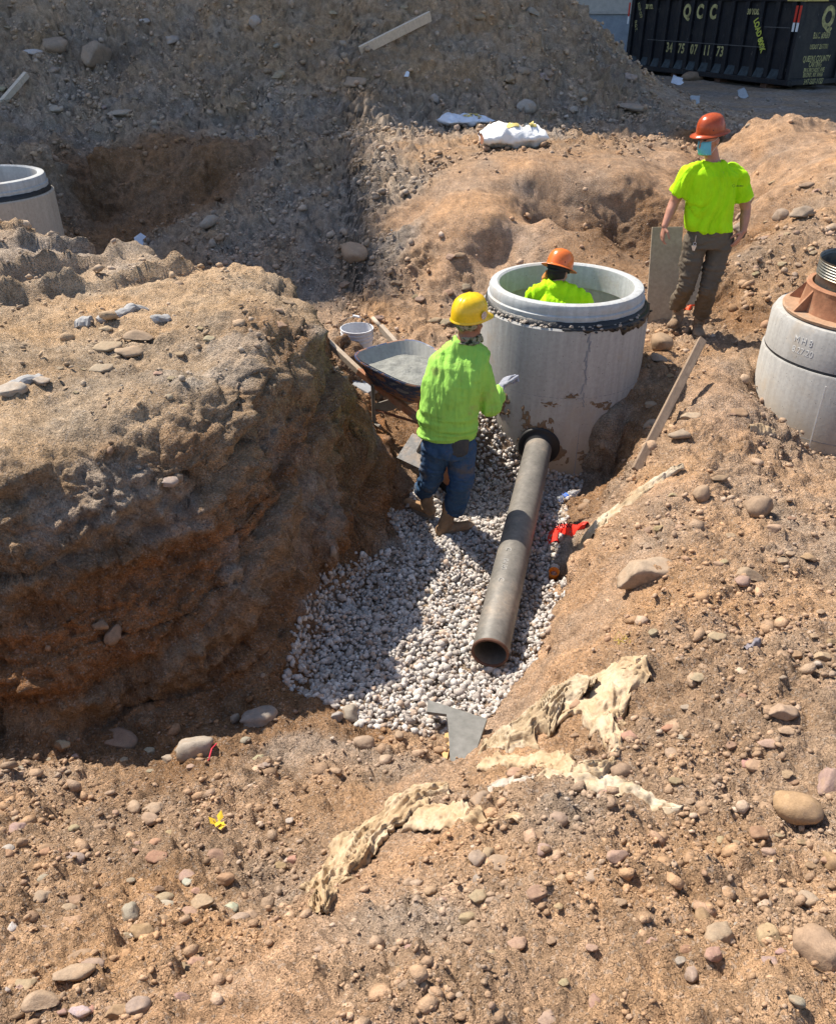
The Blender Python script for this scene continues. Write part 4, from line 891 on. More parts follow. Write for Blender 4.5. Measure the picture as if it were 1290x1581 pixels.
aw = R(-128); m = MB(); m.tube([(RC[0] + (RRd + .012) * math.cos(aw), RC[1] + (RRd + .012) * math.sin(aw), z + random.uniform(-.004, .004)) for z in np.linspace(.3, .9, 30)], .006, 5); m.build('mould_seam', CHALK, rt)

# ------------------------------------------------------------------ boards and planks
def m_wood(name, c1, c2, sc=(1, 1, 12), rough=.8):
    k = NT(name, rough, .2); n = k.noise(3.5, 6, .65, k.mapping(sc), 1.2); n2 = k.noise(30, 3, .6)
    k.col(k.mix(1.0, k.ramp(n, [(.3, c1), (.7, c2)]), k.ramp(n2, [(.3, .85), (.7, 1.1)]), 'MULTIPLY')); k.bump(n, .002, .5); return k.m
PLY = m_wood('weathered_plywood', (.34, .265, .19), (.44, .36, .265)); WOOD = m_wood('grey_brown_lumber', (.19, .135, .095), (.31, .23, .165), (1, 9, 9)); PALEW = m_wood('pale_lumber', (.5, .43, .34), (.6, .53, .44), (9, 1, 9))
def slab(name, label, cat, A_, B_, wdir, w_, th, mat, bev=.003):
    A_, B_ = Vector(A_), Vector(B_); L_ = (B_ - A_); ux = L_.normalized(); uy = (Vector(wdir) - ux * ux.dot(Vector(wdir))).normalized(); uz = ux.cross(uy)
    M_ = Matrix((ux, uy, uz)).transposed(); c = (A_ + B_) / 2
    me = bpy.data.meshes.new(name); x, y, z = L_.length / 2, w_ / 2, th / 2
    me.from_pydata([(sx_ * x, sy_ * y, sz_ * z) for sz_ in (-1, 1) for sx_, sy_ in ((-1,-1),(1,-1),(1,1),(-1,1))], [], [(3,2,1,0),(4,5,6,7),(0,1,5,4),(1,2,6,5),(2,3,7,6),(3,0,4,7)])
    o = link(name, me, mat); o.location = c; o.rotation_euler = M_.to_euler(); m_ = o.modifiers.new('b', 'BEVEL'); m_.width = bev; m_.segments = 2
    return tag(o, label, cat)
pb = hit(978, 738); pt = aty(1084, 524, 6.25)
slab('plank', 'long narrow wooden plank leaning along the pit edge below the standing worker', 'plank', pb + Vector((0, -.02, .05)), pt, (1, .2, -.35), .066, .032, WOOD)
slab('stick', 'pale wooden batten stuck slanting into the spoil heap', 'batten', hit(556, 88) + Vector((0,0,.06)), hit(664, 48) + Vector((0, -.05, .22)), (0, -.3, 1), .16, .05, PALEW)
ply = slab('plywood_board', 'tall plywood board standing behind the legs of the standing worker', 'board', aty(1018, 512, 7.98), aty(1030, 350, 8.22), (1, .05, 0), .30, .018, PLY)
slab('plywood_board', 'narrow plywood board seen between the legs of the standing worker', 'board', aty(1068, 470, 8.06), aty(1067, 372, 8.28), (1, -.05, 0), .22, .018, PLY)
slab('stick', 'thin root-like stick poking out of the left end of the heap', 'stick', hit(2, 160), hit(44, 128) + Vector((0, 0, .1)), (0, -.3, 1), .1, .07, PALEW)
# broken steel-grey board at the near edge of the gravel
GBD = m_wood('grey_film_faced_board', (.14, .14, .13), (.20, .195, .185), (2, 2, 2), .6)
gb = thing('broken_board', 'broken grey-faced board with an orange splintered edge at the near end of the gravel', 'board', hit(700, 1140) + Vector((0, 0, .01)))
def plate(px_pts, lift, th, name, mat, parent, rotz=0):
    pts = [hit(a, b) for a, b in px_pts]; c = sum(pts, Vector()) / len(pts)
    # fit plane through three corners, keep it planar
    nrm = (pts[1] - pts[0]).cross(pts[2] - pts[0]).normalized(); nrm = nrm if nrm.z > 0 else -nrm
    nrm = nrm.lerp(Vector((0, -.15, 1)).normalized(), .5).normalized()
    top = [p - nrm * (p - c).dot(nrm) + nrm * lift for p in pts]; bot = [p - nrm * th for p in top]; k_ = len(pts)
    m = MB(); m.add(top + bot, [tuple(range(k_)), tuple(reversed(range(k_, 2 * k_)))] + [(i, k_ + i, k_ + (i + 1) % k_, (i + 1) % k_) for i in range(k_)])
    bmv = m.build(name, mat, parent, bevel=.002)
    bm = bmesh.new(); bm.from_mesh(bmv.data); bmesh.ops.recalc_face_normals(bm, faces=bm.faces); bm.to_mesh(bmv.data); bm.free(); return bmv
plate([(662, 1108), (752, 1126), (744, 1145), (710, 1178), (696, 1184), (692, 1140), (690, 1131), (660, 1124)], .02, .02, 'face_sheet', GBD, gb)
plate([(686, 1140), (696, 1140), (694, 1156), (689, 1176), (681, 1164)], .012, .02, 'splintered_edge', m_wood('fresh_splintered_wood', (.55, .33, .14), (.66, .42, .2)), gb)
# grey slab under the bucket
m = MB(); pp = [at(x_, y_, .37) for x_, y_ in ((503, 552), (520, 530), (562, 534), (594, 590), (568, 606), (528, 584))]
m.add(pp + [q - Vector((0, 0, .06)) for q in pp], [tuple(reversed(range(6))), tuple(range(6, 12))] + [(i, (i + 1) % 6, 6 + (i + 1) % 6, 6 + i) for i in range(6)])
tag(m.build('stone_slab', m_simple('grey_slate', (.25, .26, .28), .8), None, bevel=.008, base=pp[0]), 'flat bluish grey slab lying under the white bucket and the wheelbarrow handle', 'slab')

# ------------------------------------------------------------------ bucket
bkt = thing('bucket', 'white plastic bucket with wire handle standing behind the wheelbarrow', 'bucket', at(553, 563, .37))
bx, by, bz = bkt.location
WPL = m_simple('white_plastic', (.66, .67, .70), .45, .4, n=(5, .93, 1.04))
m = MB(); m.lathe((bx, by, bz), [(.001, .008), (.12, .008), (.128, 0), (.132, .005), (.143, .25), (.149, .252), (.149, .262), (.144, .264), (.145, .285), (.151, .287), (.151, .297), (.146, .30), (.147, .32), (.153, .322), (.153, .332), (.148, .335), (.149, .35), (.155, .352), (.155, .366), (.147, .367), (.145, .35), (.126, .02), (.001, .016)], 48); smooth_by_angle(m.build('pail', WPL, bkt), 30)
m = MB(); m.tube([(bx + .157 * math.cos(a) * 1, by + .157 * math.cos(a) * -.35, bz + .30 + .17 * math.sin(a)) for a in np.linspace(0, math.pi, 17)], .003, 6); m.build('wire_handle', m_simple('steel_wire', (.35, .35, .35), .4, .5, metal=.8), bkt)
m = MB(); m.tube([(bx + .03, by - .02, bz + .475), (bx - .03, by + .01, bz + .477)], .011, 10); m.build('grip', WPL, bkt)

# ------------------------------------------------------------------ wheelbarrow
wb = thing('wheelbarrow', 'rusty blue and orange wheelbarrow holding wet mortar, behind the worker in the yellow hard hat', 'wheelbarrow', at(610, 620, .25))
BLU = None
def m_tray():
    k = NT('worn_blue_and_orange_paint', .6, .4); st = k.noise(4.0, 6, .7, k.mapping((1.5, 1.5, 5))); n = k.noise(28, 4, .7)
    b = k.ramp(st, [(.36, (.30, .29, .29)), (.43, (.035, .06, .13)), (.5, (.05, .09, .19)), (.54, (.40, .19, .11)), (.66, (.38, .24, .17))]); b = k.mix(1.0, b, k.ramp(n, [(.3, .75), (.7, 1.2)]), 'MULTIPLY'); k.col(b); k.bump(n, .003, .5); return k.m
TRAYM = m_tray()
MORTM = m_concrete('dried_mortar_crust', (.34, .34, .32), (.3, .27, .22), hi=3); WET = m_simple('wet_mortar', (.215, .22, .205), .7, .3, n=(14, .7, 1.2), bump=.02, bscale=45)
# tray frame: forward direction f (towards the wheel), handles point back to the left
rimz = .88
A0 = at(592, 520, rimz); 
f = Vector((.60, -.80, -.02)).normalized(); s = Vector((0, 0, 1)).cross(f).normalized()   # s points to the far side
ctr = at(636, 560, rimz)
def sq(L_, W_, z, back=0, n=40, p=4.0):
    pts = []
    for i in range(n):
        a = 2 * math.pi * i / n; cx = math.copysign(abs(math.cos(a)) ** (2 / p), math.cos(a)); sx_ = math.copysign(abs(math.sin(a)) ** (2 / p), math.sin(a))
        pts.append(ctr + f * (cx * L_ / 2 + back) + s * (sx_ * W_ / 2 * (1 - .10 * cx)) + Vector((0, 0, z)))
    return pts
m = MB(); m.rings([sq(.50, .38, -.235, -.03), sq(.60, .45, -.21, -.02), sq(.76, .56, -.10), sq(.90, .62, .0), sq(.925, .645, .005), sq(.925, .645, -.008), sq(.905, .625, -.012)], True, (True, False)); 
tray = smooth_by_angle(m.build('tray', TRAYM, wb), 50)
m = MB(); m.rings([sq(.885, .605, .0045), sq(.74, .54, -.098), sq(.57, .43, -.202, -.02)], True, (False, True)); mm = m.build('tray_inside', MORTM, tray, base=wloc(wb)); bm = bmesh.new(); bm.from_mesh(mm.data); bmesh.ops.recalc_face_normals(bm, faces=bm.faces); bm.to_mesh(mm.data); bm.free()
m = MB(); RRn = 22; rings_ = []
for i in range(RRn + 1):
    q = i / RRn; row = []
    for p_ in sq(.76, .56, 0):
        d_ = (p_ - ctr) * q; pos = ctr + d_; nz = float(fbm([[pos.x * 9, pos.y * 9, 2.0]], 4)[0])
        h = -.085 + .08 * (1 - q ** 2) * (0.6 + .4 * ((d_.dot(f)) / .4)) + .035 * nz * (1 - q * .6)
        pos.z = rimz + h; row.append(pos)
    rings_.append(row)
m.rings(rings_, True, (False, False)); m.build('mortar', WET, wb, True)
ROSE = m_rust('worn_orange_frame', (.42, .16, .08), (.44, .2, .11), (.36, .27, .2), .7)
HWD = m_wood('worn_handle_wood', (.40, .32, .24), (.52, .43, .34), (2, 2, 9))
for sd_ in (-1, 1):
    h0 = ctr - f * .98 + s * (sd_ * .29) + Vector((0, 0, .02)); h1 = ctr - f * .40 + s * (sd_ * .25) + Vector((0, 0, -.15)); h2 = ctr + f * .40 + s * (sd_ * .09) + Vector((0, 0, -.38)); h3 = ctr + f * .58 + s * (sd_ * .06) + Vector((0, 0, -.46))
    m = MB(); m.tube([h0, h0.lerp(h1, .25)], .019, 10); m.build('grip', HWD, wb, True)
    a_ = h0.lerp(h1, .25)
    for (p, q, mt, nm) in ((a_, h1, HWD, 'handle_beam'), (h1, h3, ROSE, 'frame_beam')):
        d_ = (q - p).normalized(); M_ = d_.to_track_quat('X', 'Z').to_matrix(); mb = MB(); mb.box((p + q) / 2, ((q - p).length + .02, .042, .058), M_); mb.build(nm, mt, wb, bevel=.005)
    lg = ctr - f * .22 + s * (sd_ * .235); g0 = Vector((lg.x, lg.y, ground(lg.x, lg.y) - .01))
    mb = MB(); mb.tube([lg + Vector((0, 0, -.20)), Vector((g0.x, g0.y, g0.z + .02)), Vector((g0.x, g0.y, g0.z + .02)) + f * .09], .017, 8); mb.build('leg', ROSE if sd_ > 0 else m_simple('grey_steel', (.2, .18, .16), .6), wb)
    mb = MB(); mb.tube([ctr - f * .18 + s * (sd_ * .23) + Vector((0, 0, -.42)), ctr + f * .3 + s * (sd_ * .13) + Vector((0, 0, -.38))], .011, 8); mb.build('brace', ORSD, wb)
mb = MB(); mb.box(ctr - f * .22 + Vector((0, 0, -.43)), (.012, .47, .10), Matrix((f, s, Vector((0, 0, 1)))).transposed()); mb.build('cross_plate', bpy.data.materials['grey_steel'], wb)
wc = ctr + f * .50 + Vector((0, 0, -.50)); wc.z = ground(wc.x, wc.y) + .19
Mw = s.to_track_quat('Z', 'Y').to_matrix()
mb = MB(); mb.lathe(wc, [(.10, -.03), (.15, -.042), (.185, -.035), (.195, 0), (.185, .035), (.15, .042), (.10, .03)], 40, Mw); tyre = mb.build('wheel', RUBBER, wb, True)
mb = MB(); mb.lathe(wc, [(.02, -.04), (.10, -.028), (.105, 0), (.10, .028), (.02, .04)], 30, Mw, (True, True)); mb.build('rim', ROSE, tyre, base=wloc(wb))
slab('iron_bar', 'short dark iron bar leaning against the end of the block below the wheelbarrow', 'bar', at(561, 620, .42), at(575, 645, .2), (0, 0, 1), .02, .02, ORSD)
slab('iron_bar', 'thin dark rod lying aslant under the wheelbarrow', 'rod', at(589, 628, .22), at(612, 604, .3), (0, 0, 1), .015, .015, ORSD)

# ------------------------------------------------------------------ dumpster
BLK = None
def m_dump():
    k = NT('black_container_paint', .5, .4); st = k.noise(6, 6, .7, k.mapping((1, 1, .35))); n = k.noise(26, 4, .7)
    b = k.ramp(n, [(.3, (.007, .008, .011)), (.7, (.016, .018, .024))])
    b = k.mix(k.ramp(k.noise(3.2, 7, .75, k.mapping((2.5, 2.5, .9))), [(.63, 0.0), (.67, .7)]), b, (.16, .15, .14))
    b = k.mix(k.ramp(k.noise(2.2, 5, .6), [(.5, 0.0), (.75, .35)]), b, (.07, .06, .05)); k.col(b); k.rough(k.ramp(st, [(.3, .4), (.7, .75)])); return k.m
BLK = m_dump(); BLK2 = m_simple('scuffed_blue_black_paint', (.035, .05, .06), .7, .3, n=(9, .6, 1.5)); YEL = m_simple('yellow_lettering', (.52, .48, .22), .8, .2, n=(8, .35, 1.15)); YELC = m_simple('yellow_corner_paint', (.62, .5, .16), .7, .3, n=(9, .6, 1.1))
REDT = m_simple('red_reflector_tape', (.62, .05, .03), .4, .4); WHTT = m_simple('white_reflector_tape', (.75, .78, .8), .4, .4); LUM = m_simple('dusty_timber', (.2, .12, .09), .9)
N0 = Vector((9.48, 24.0, 1.30)); U = Vector((-.447, .894, 0)).normalized(); Vd = Vector((.894, .447, 0)).normalized(); Zu = Vector((0, 0, 1))
MU = Matrix((U, Vd, Zu)).transposed(); LEN = 6.7; WID = 1.75; HT = 1.86
def dumpster(N_, label, letters=True, ln=LEN):
    t = thing('dumpster', label, 'dumpster', N_)
    def bx_(u0, u1, v0, v1, z0, z1, nm, mt, bev=.01):
        c = N_ + U * (u0 + u1) / 2 + Vd * (v0 + v1) / 2 + Zu * (z0 + z1) / 2
        return MB().box(c, (abs(u1 - u0), abs(v1 - v0), z1 - z0), MU).build(nm, mt, t, bevel=bev)
    bx_(.05, ln - .05, .05, .10, .16, HT, 'side_wall', BLK); bx_(.05, ln - .05, WID - .10, WID - .05, .16, HT, 'side_wall', BLK)
    bx_(.055, .105, .1, WID - .1, .16, HT, 'end_wall', BLK); bx_(ln - .105, ln - .055, .1, WID - .1, .16, HT, 'end_wall', BLK)
    bx_(.06, ln - .06, .06, WID - .06, .10, .158, 'floor_plate', BLK)
    bx_(-.03, ln + .03, -.05, .07, HT, HT + .13, 'top_rail', BLK, .02); bx_(-.03, ln + .03, WID - .07, WID + .05, HT, HT + .13, 'top_rail', BLK, .02)
    bx_(-.04, .07, .075, WID - .075, HT, HT + .128, 'top_rail', BLK, .02)
    bx_(-.05, ln + .05, -.07, .04, .02, .14, 'bottom_rail', BLK, .01); bx_(-.05, .05, .05, WID + .04, .02, .138, 'bottom_rail', BLK, .01)
    bx_(-.06, .0, -.075, -.0, HT + .003, HT + .127, 'corner_cap', YELC); bx_(-.045, .5, -.058, -.052, HT + .01, HT + .12, 'corner_paint', YELC, 0); bx_(-.052, -.042, .02, .75, HT + .01, HT + .12, 'corner_paint', YELC, 0)
    for v_ in (.45, WID - .45): bx_(.3, ln - .3, v_ - .08, v_ + .08, -.06, .1, 'skid', BLK)
    nrib = 13 if ln > 5 else 2
    for i in range(nrib):
        u = .28 + i * (ln - .5) / (nrib - 1)
        bx_(u - .07, u + .07, -.04, .045, .145, HT - .002, 'rib', BLK, .012)
        # sloping foot plates between the ribs
        if i < nrib - 1:
            uu = u + (ln - .5) / (nrib - 1) / 2; w2 = .17
            q = [N_ + U * (uu - w2) + Zu * .145 - Vd * .045, N_ + U * (uu + w2) + Zu * .145 - Vd * .045, N_ + U * (uu + w2 * .8) + Zu * .36 + Vd * .048, N_ + U * (uu - w2 * .8) + Zu * .36 + Vd * .048]
            mb_ = MB(); mb_.add(q + [p + Vd * .01 for p in q], [(0,1,2,3),(7,6,5,4),(0,4,5,1),(1,5,6,2),(2,6,7,3),(3,7,4,0)]); mb_.build('foot_plate', BLK2, t)
    bx_(1.0, ln - 1.1, -.052, -.041, .83, .845, 'weld_line', m_simple('scraped_edge', (.12, .12, .12), .6), 0)
    bx_(.25, 1.1, -.052, -.041, 1.29, 1.305, 'weld_line', bpy.data.materials['scraped_edge'], 0)
    bx_(-.02, .07, WID - .12, WID + .06, .14, HT, 'corner_post', BLK); bx_(-.02, .07, -.06, .03, .14, HT, 'corner_post', BLK)
    rl = MB(); rl.tube([N_ + U * -.06 + Vd * (WID + .02) + Zu * .06, N_ + U * -.06 + Vd * (WID + .2) + Zu * .06], .07, 16); rl.build('roller', STL, t)
    if letters:
        def side_(s_, u, z, sz, mt=YEL, sx_=.75, rot=0, bold=.008, nm='lettering', sp=1.0):
            c = N_ + U * u + Zu * z - Vd * .047; xd = (-U * math.cos(rot) + Zu * math.sin(rot)); yd = (U * math.sin(rot) + Zu * math.cos(rot))
            return text(s_, sz, c, xd, yd, mt, t, nm, sx=sx_, bold=bold, spacing=sp)
        dr = (ln - .5) / (nrib - 1)
        def gap(i): return .28 + (i + .5) * dr
        for i, s_ in ((7, 'Q'), (6, 'C'), (5, 'C')): side_(s_, gap(i) - .1, 1.58, .46, sx_=.8, bold=.02)
        for i, s_ in ((8, '34'), (7, '75'), (6, '07'), (5, '11'), (4, '73')): side_(s_, gap(i) - .08, .66, .34, sx_=.75, bold=.008, sp=1.15)
        side_('30 YD.', gap(10), 1.68, .16); side_('30 YDS.', gap(2), 1.62, .17)
        side_('LOAD 800K', gap(2) - .35, 1.1, .22, rot=R(-58), mt=m_simple('yellow_green_sticker', (.55, .6, .1), .6))
        side_('KEEP OFF', gap(11) - .1, 1.58, .14, rot=R(-62), bold=.003); side_('D.O.T.', gap(11), 1.18, .14, rot=R(-75), bold=.003)
        for u, v_ in ((.02, 0), (.14, 0), (ln - .1, 0)):
            bx_(u - .035, u + .035, -.068, -.062, 1.42, 1.78, 'red_reflector', REDT, 0); bx_(u - .035, u + .035, -.068, -.062, 1.22, 1.416, 'white_reflector', WHTT, 0)
        def end_(s_, z, sz, sx_=.62, v=.9, bold=.004, nm='lettering'): return text(s_, sz, N_ + Vd * v + Zu * z + U * .052, Vd, Zu, YEL, t, nm, sx=sx_, bold=bold)
        end_('Q', 1.5, .66, .8, 1.0, .03); end_('B.I.C. #3659', 1.12, .19); end_('USDOT 2177701', .87, .15); end_('QUEENS COUNTY', .60, .19); end_('CARTING', .47, .17)
        end_('3915 PROVOST AVE', .34, .14); end_('BRONX, NY 10466', .23, .14); end_('347-507-1127', .10 + .1, .0001) if False else end_('347-507-1127', .185 - .03, .0001) if False else None
        text('347-507-1127', .18, N_ + Vd * .85 + Zu * .085 - U * .053, Vd, Zu, YEL, t, 'lettering', sx=.7, bold=.003)
    for u in (.9, 2.6, 4.4): MB().box(N_ + U * u + Vd * .35 + Zu * -.04, (.22, .5, .12), MU).build('timber_block', LUM, t)
    return t
dumpster(N0, 'black roll-off dumpster with QCC and yellow numbers on its ribbed side, at the top right')
dumpster(N0 + Vd * (WID + .55) + U * .5, 'second black dumpster, only a sliver of it at the top right edge', False, 5.2)

# ------------------------------------------------------------------ litter
def crumple(name, label, cat, path, widths, mat, lift=.03, amp=.03, nu=140, nv=36, seed=0, fold=3.0, edge=.30, flat=.5, th=.0022):
    """a strip of cloth lying on the ground along a path, gathered in lengthwise folds"""
    pts = [hit(a, b) for a, b in path]; d = [0]
    for i in range(1, len(pts)): d.append(d[-1] + (pts[i] - pts[i-1]).length)
    V = []; base = pts[0].copy()
    for i in range(nu + 1):
        q = d[-1] * i / nu; k_ = max(j for j in range(len(d)) if d[j] <= q + 1e-9); k_ = min(k_, len(pts) - 2); u = (q - d[k_]) / (d[k_+1] - d[k_])
        P0, P1, P2, P3 = pts[max(k_-1, 0)], pts[k_], pts[k_+1], pts[min(k_+2, len(pts)-1)]
        c = .5 * ((2 * P1) + (P2 - P0) * u + (2*P0 - 5*P1 + 4*P2 - P3) * u*u + (3*P1 - P0 - 3*P2 + P3) * u**3)
        tn = (P2 - P1).lerp(P3 - P2 if k_ + 2 < len(pts) else P2 - P1, u * .5); tn.z = 0; tn.normalize(); sd_ = Vector((tn.y, -tn.x, 0))
        w_ = (widths[k_] * (1 - u) + widths[k_+1] * u) * 1.4
        for j in range(nv + 1):
            v = j / nv * 2 - 1
            en = float(fbm([[q * 22 + seed, math.copysign(3, v), seed]], 3)[0]) * edge * abs(v)
            off = v * (w_ / 2) * (1 + en) + .012 * float(vnoise([[q * 9, v * 2, seed + 5]])[0])
            x, y = c.x + sd_.x * off, c.y + sd_.y * off
            vv = v + .5 * float(vnoise([[q * 3.5 + seed, 1.0, 9.0]])[0]); f1 = 1 - min(1, 2.6 * abs(float(vnoise([[q * 2.2 + seed, vv * fold * .9, 1.5 + seed]])[0]))); f2 = 1 - min(1, 2.6 * abs(float(vnoise([[q * 4.5 + seed, vv * fold * 2.1 + q * 4, 7 + seed]])[0]))); f3 = float(vnoise([[q * 60, v * 11, seed]])[0])
            body = (1 - v * v) ** .6
            f4 = abs(float(vnoise([[q * 14 + v * 5, v * 11 - q * 9, seed + 3]])[0])); h = .004 + lift * body * flat * .6 + amp * (.62 * f1 + .42 * f2 + .45 * f4) * (.25 + .6 * body) + .003 * f3 - .030 * max(0, abs(v) - .62 + .5 * float(vnoise([[q * 7 + seed, 4.0, 2.0]])[0])) / .4
            V.append((x - base.x, y - base.y, ground(x, y) + h - base.z))
    F = [(i*(nv+1)+j, i*(nv+1)+j+1, (i+1)*(nv+1)+j+1, (i+1)*(nv+1)+j) for i in range(nu) for j in range(nv)]
    me = bpy.data.meshes.new(name); me.from_pydata(V, [], F); o = link(name, me, mat, None, True); o.location = base
    sm = o.modifiers.new('thick', 'SOLIDIFY'); sm.thickness = th
    return tag(o, label, cat)
def m_cloth(name='cream_geotextile', c1=(.41, .30, .185), c2=(.52, .415, .295), c3=(.22, .15, .09)):
    k = NT(name, .95, .1); n = k.noise(5, 6, .7); n2 = k.noise(60, 4, .7)
    k.col(k.mix(1.0, k.ramp(n, [(.28, c3), (.45, c1), (.62, c2)]), k.ramp(n2, [(.3, .86), (.7, 1.1)]), 'MULTIPLY'))
    w_ = k.n('ShaderNodeTexWave'); w_.inputs['Scale'].default_value = 9; w_.inputs['Distortion'].default_value = 9; w_.inputs['Detail'].default_value = 3; k.L(k.tc.outputs['Object'], w_.inputs['Vector'])
    p = k.bump(w_.outputs['Fac'], .006, .6); k.bump(k.noise(45, 5, .7), .005, .7, p)
    k.b.inputs['Subsurface Weight'].default_value = .0
    return k.m
CL = m_cloth(); CLW = m_cloth('whitish_geotextile', (.39, .30, .195), (.52, .445, .345), (.25, .17, .105))
crumple('geotextile_cloth', 'long torn cream cloth draped down the edge of the dirt bank in the lower middle', 'cloth', [(492, 1418), (505, 1370), (545, 1318), (600, 1270), (652, 1232), (690, 1222)], [.035, .11, .15, .16, .15, .10], CL, .05, .05, 170, 40, 3)
crumple('geotextile_cloth', 'narrow twisted cream strip running right from the long torn cloth', 'cloth', [(640, 1262), (690, 1262), (740, 1272), (806, 1274)], [.10, .09, .05, .012], CL, .03, .028, 70, 20, 8)
crumple('geotextile_cloth', 'big crumpled heap of cream cloth above the long torn one', 'cloth', [(745, 1160), (790, 1142), (830, 1110), (872, 1082), (905, 1078)], [.12, .19, .22, .17, .08], CLW, .06, .075, 150, 50, 13, 5.0)
crumple('geotextile_cloth', 'cream cloth flap at the upper end of the crumpled heap, half buried', 'cloth', [(1003, 1052), (972, 1036), (950, 1048), (948, 1080), (938, 1112)], [.04, .12, .17, .13, .09], CL, .05, .035, 90, 28, 21)
crumple('geotextile_cloth', 'thin cloth fold curving down to the dark round stone', 'cloth', [(868, 1106), (905, 1098), (935, 1118), (952, 1150), (948, 1170)], [.07, .07, .06, .045, .03], CL, .05, .03, 70, 16, 33)
crumple('geotextile_cloth', 'flat twisted cloth band running right across the top of the slope', 'cloth', [(752, 1178), (800, 1182), (850, 1182), (900, 1190), (944, 1182)], [.11, .11, .10, .07, .02], CL, .03, .035, 90, 20, 41)
crumple('geotextile_cloth', 'pointed cream and white cloth tip at the right end of the cloth pile', 'cloth', [(838, 1198), (900, 1204), (950, 1218), (1000, 1238), (1050, 1257)], [.06, .09, .085, .06, .008], CLW, .03, .025, 90, 20, 52)
crumple('geotextile_cloth', 'greyish cloth scrap lying below the flat twisted band', 'cloth', [(752, 1222), (785, 1208), (825, 1200)], [.05, .11, .07], m_cloth('grey_geotextile', (.42, .36, .30), (.52, .46, .4), (.33, .26, .2)), .015, .02, 50, 18, 60)
crumple('geotextile_cloth', 'long cream cloth strip on the ridge right of the plastic bottle', 'cloth', [(912, 838), (918, 820), (938, 800), (975, 772), (1010, 748), (1052, 726)], [.10, .20, .19, .14, .10, .03], CLW, .06, .04, 110, 24, 71)
crumple('cloth_scrap', 'small cream cloth scrap on the ridge near the right chamber', 'cloth', [(1155, 664), (1175, 668), (1195, 674)], [.05, .1, .05], CL, .02, .03, 40, 16, 82)
crumple('plastic_scrap', 'grey plastic scrap on the right bank', 'scrap', [(1152, 1006), (1162, 998), (1172, 994)], [.03, .05, .02], m_simple('grey_film', (.2, .18, .2), .5), .02, .02, 20, 10, 90)
REDM = m_simple('red_danger_tape', (.80, .035, .02), .45, .4, n=(5, .85, 1.1))
tp = crumple('danger_tape', 'crumpled red plastic tape with black letters beside the gravel right of the pipe', 'tape', [(853, 846), (855, 828), (872, 822), (890, 822), (905, 817)], [.04, .08, .10, .08, .03], REDM, .13, .02, 60, 14, 95, 2.0, .05)
pt_ = hit(873, 826); text('DANGER', .058, pt_ + Vector((0, -.01, .085)), Vector((1, .06, 0)), Vector((0, -.62, -.75)) * -1, m_simple('black_print', (.01, .01, .01), .6), tp, 'tape_print', sx=.8, bold=.0015)
ORM = m_simple('orange_plastic_mesh', (.85, .10, .03), .5, .4)
for q, lab in (([(1058, 472), (1066, 465), (1078, 457)], 'upper strip of bright orange plastic behind the legs of the standing worker'), ([(1056, 480), (1064, 475), (1076, 470)], 'lower strip of bright orange plastic behind the legs of the standing worker')):
    crumple('orange_plastic_strip', lab, 'plastic strip', q, [.04, .06, .05], ORM, .03, .03, 26, 10, q[0][1])
# clear bottle
CLR = NT('clear_plastic', .08, .5); CLR.b.inputs['Transmission Weight'].default_value = .85; CLR.b.inputs['IOR'].default_value = 1.3; CLR.col((.9, .95, 1)); CLR = CLR.m
bp = hit(876, 772); bt = thing('plastic_bottle', 'clear crushed plastic bottle with a blue label between the gravel and the dirt', 'bottle', bp + Vector((0, 0, .035)))
bd = Vector((.8, .5, .12)).normalized(); Mb = bd.to_track_quat('Z', 'Y').to_matrix()
MB().lathe(bt.location, [(.001, -.10), (.028, -.098), (.032, -.09), (.027, -.06), (.033, -.04), (.026, -.01), (.032, .02), (.03, .06), (.012, .095), (.012, .115), (.001, .115)], 20, Mb).build('shell', CLR, bt, True)
MB().lathe(bt.location, [(.0335, -.05), (.029, -.03), (.0335, -.012)], 20, Mb).build('blue_label', m_simple('blue_label', (.05, .16, .6), .5), bt, True)
# orange cup
oc_ = hit(853, 894); cu_ = thing('orange_cup', 'small orange plastic cup standing in the wet corner beside the gravel', 'cup', oc_ + Vector((0, 0, .0)))
MB().lathe(oc_, [(.001, .004), (.03, .0), (.036, .07), (.033, .07), (.028, .01), (.001, .01)], 24, Matrix.Rotation(.35, 3, 'X')).build('shell', m_simple('orange_plastic', (.75, .22, .02), .45), cu_, True)
# yellow leaf, red straw, yellow fibres
def leafy(px, py, col, label, name, cat, sz=.04, n=5):
    p = hit(px, py); m = MB()
    for i in range(n):
        a = random.uniform(0, 6.28); d_ = Vector((math.cos(a), math.sin(a), .5)); s2 = Vector((-math.sin(a), math.cos(a), .2)) * .35
        b = p + Vector((random.uniform(-.02, .02), random.uniform(-.02, .02), .004)); m.add([b, b + d_ * sz * .5 + s2 * sz, b + d_ * sz + Vector((0, 0, .005)), b + d_ * sz * .5 - s2 * sz], [(0, 1, 2, 3)])
    o = m.build(name, m_simple(name + '_m', col, .6), None, base=p); tag(o, label, cat)
leafy(333, 1276, (.75, .52, .04), 'bright yellow leaf scraps between stones on the left slope', 'yellow_leaf', 'leaf')
p1, p2 = hit(322, 1178), hit(336, 1158)
tag(MB().tube([p1 + Vector((0,0,.01)), (p1 + p2) / 2 + Vector((0, 0, .05)), p2 + Vector((0, 0, .04))], .0035, 6).build('red_string', m_simple('red_string', (.6, .05, .08), .5), None, base=p1), 'thin red string beside the large grey rock at the foot of the block', 'string')
m = MB()
for i in range(14):
    b = hit(965, 995) + Vector([random.uniform(-.03, .03) for _ in range(2)] + [.01]); m.tube([b, b + Vector((random.uniform(-.04, .04), random.uniform(-.05, .05), .02)), b + Vector((random.uniform(-.05, .05), random.uniform(-.06, .06), .0))], .0016, 4)
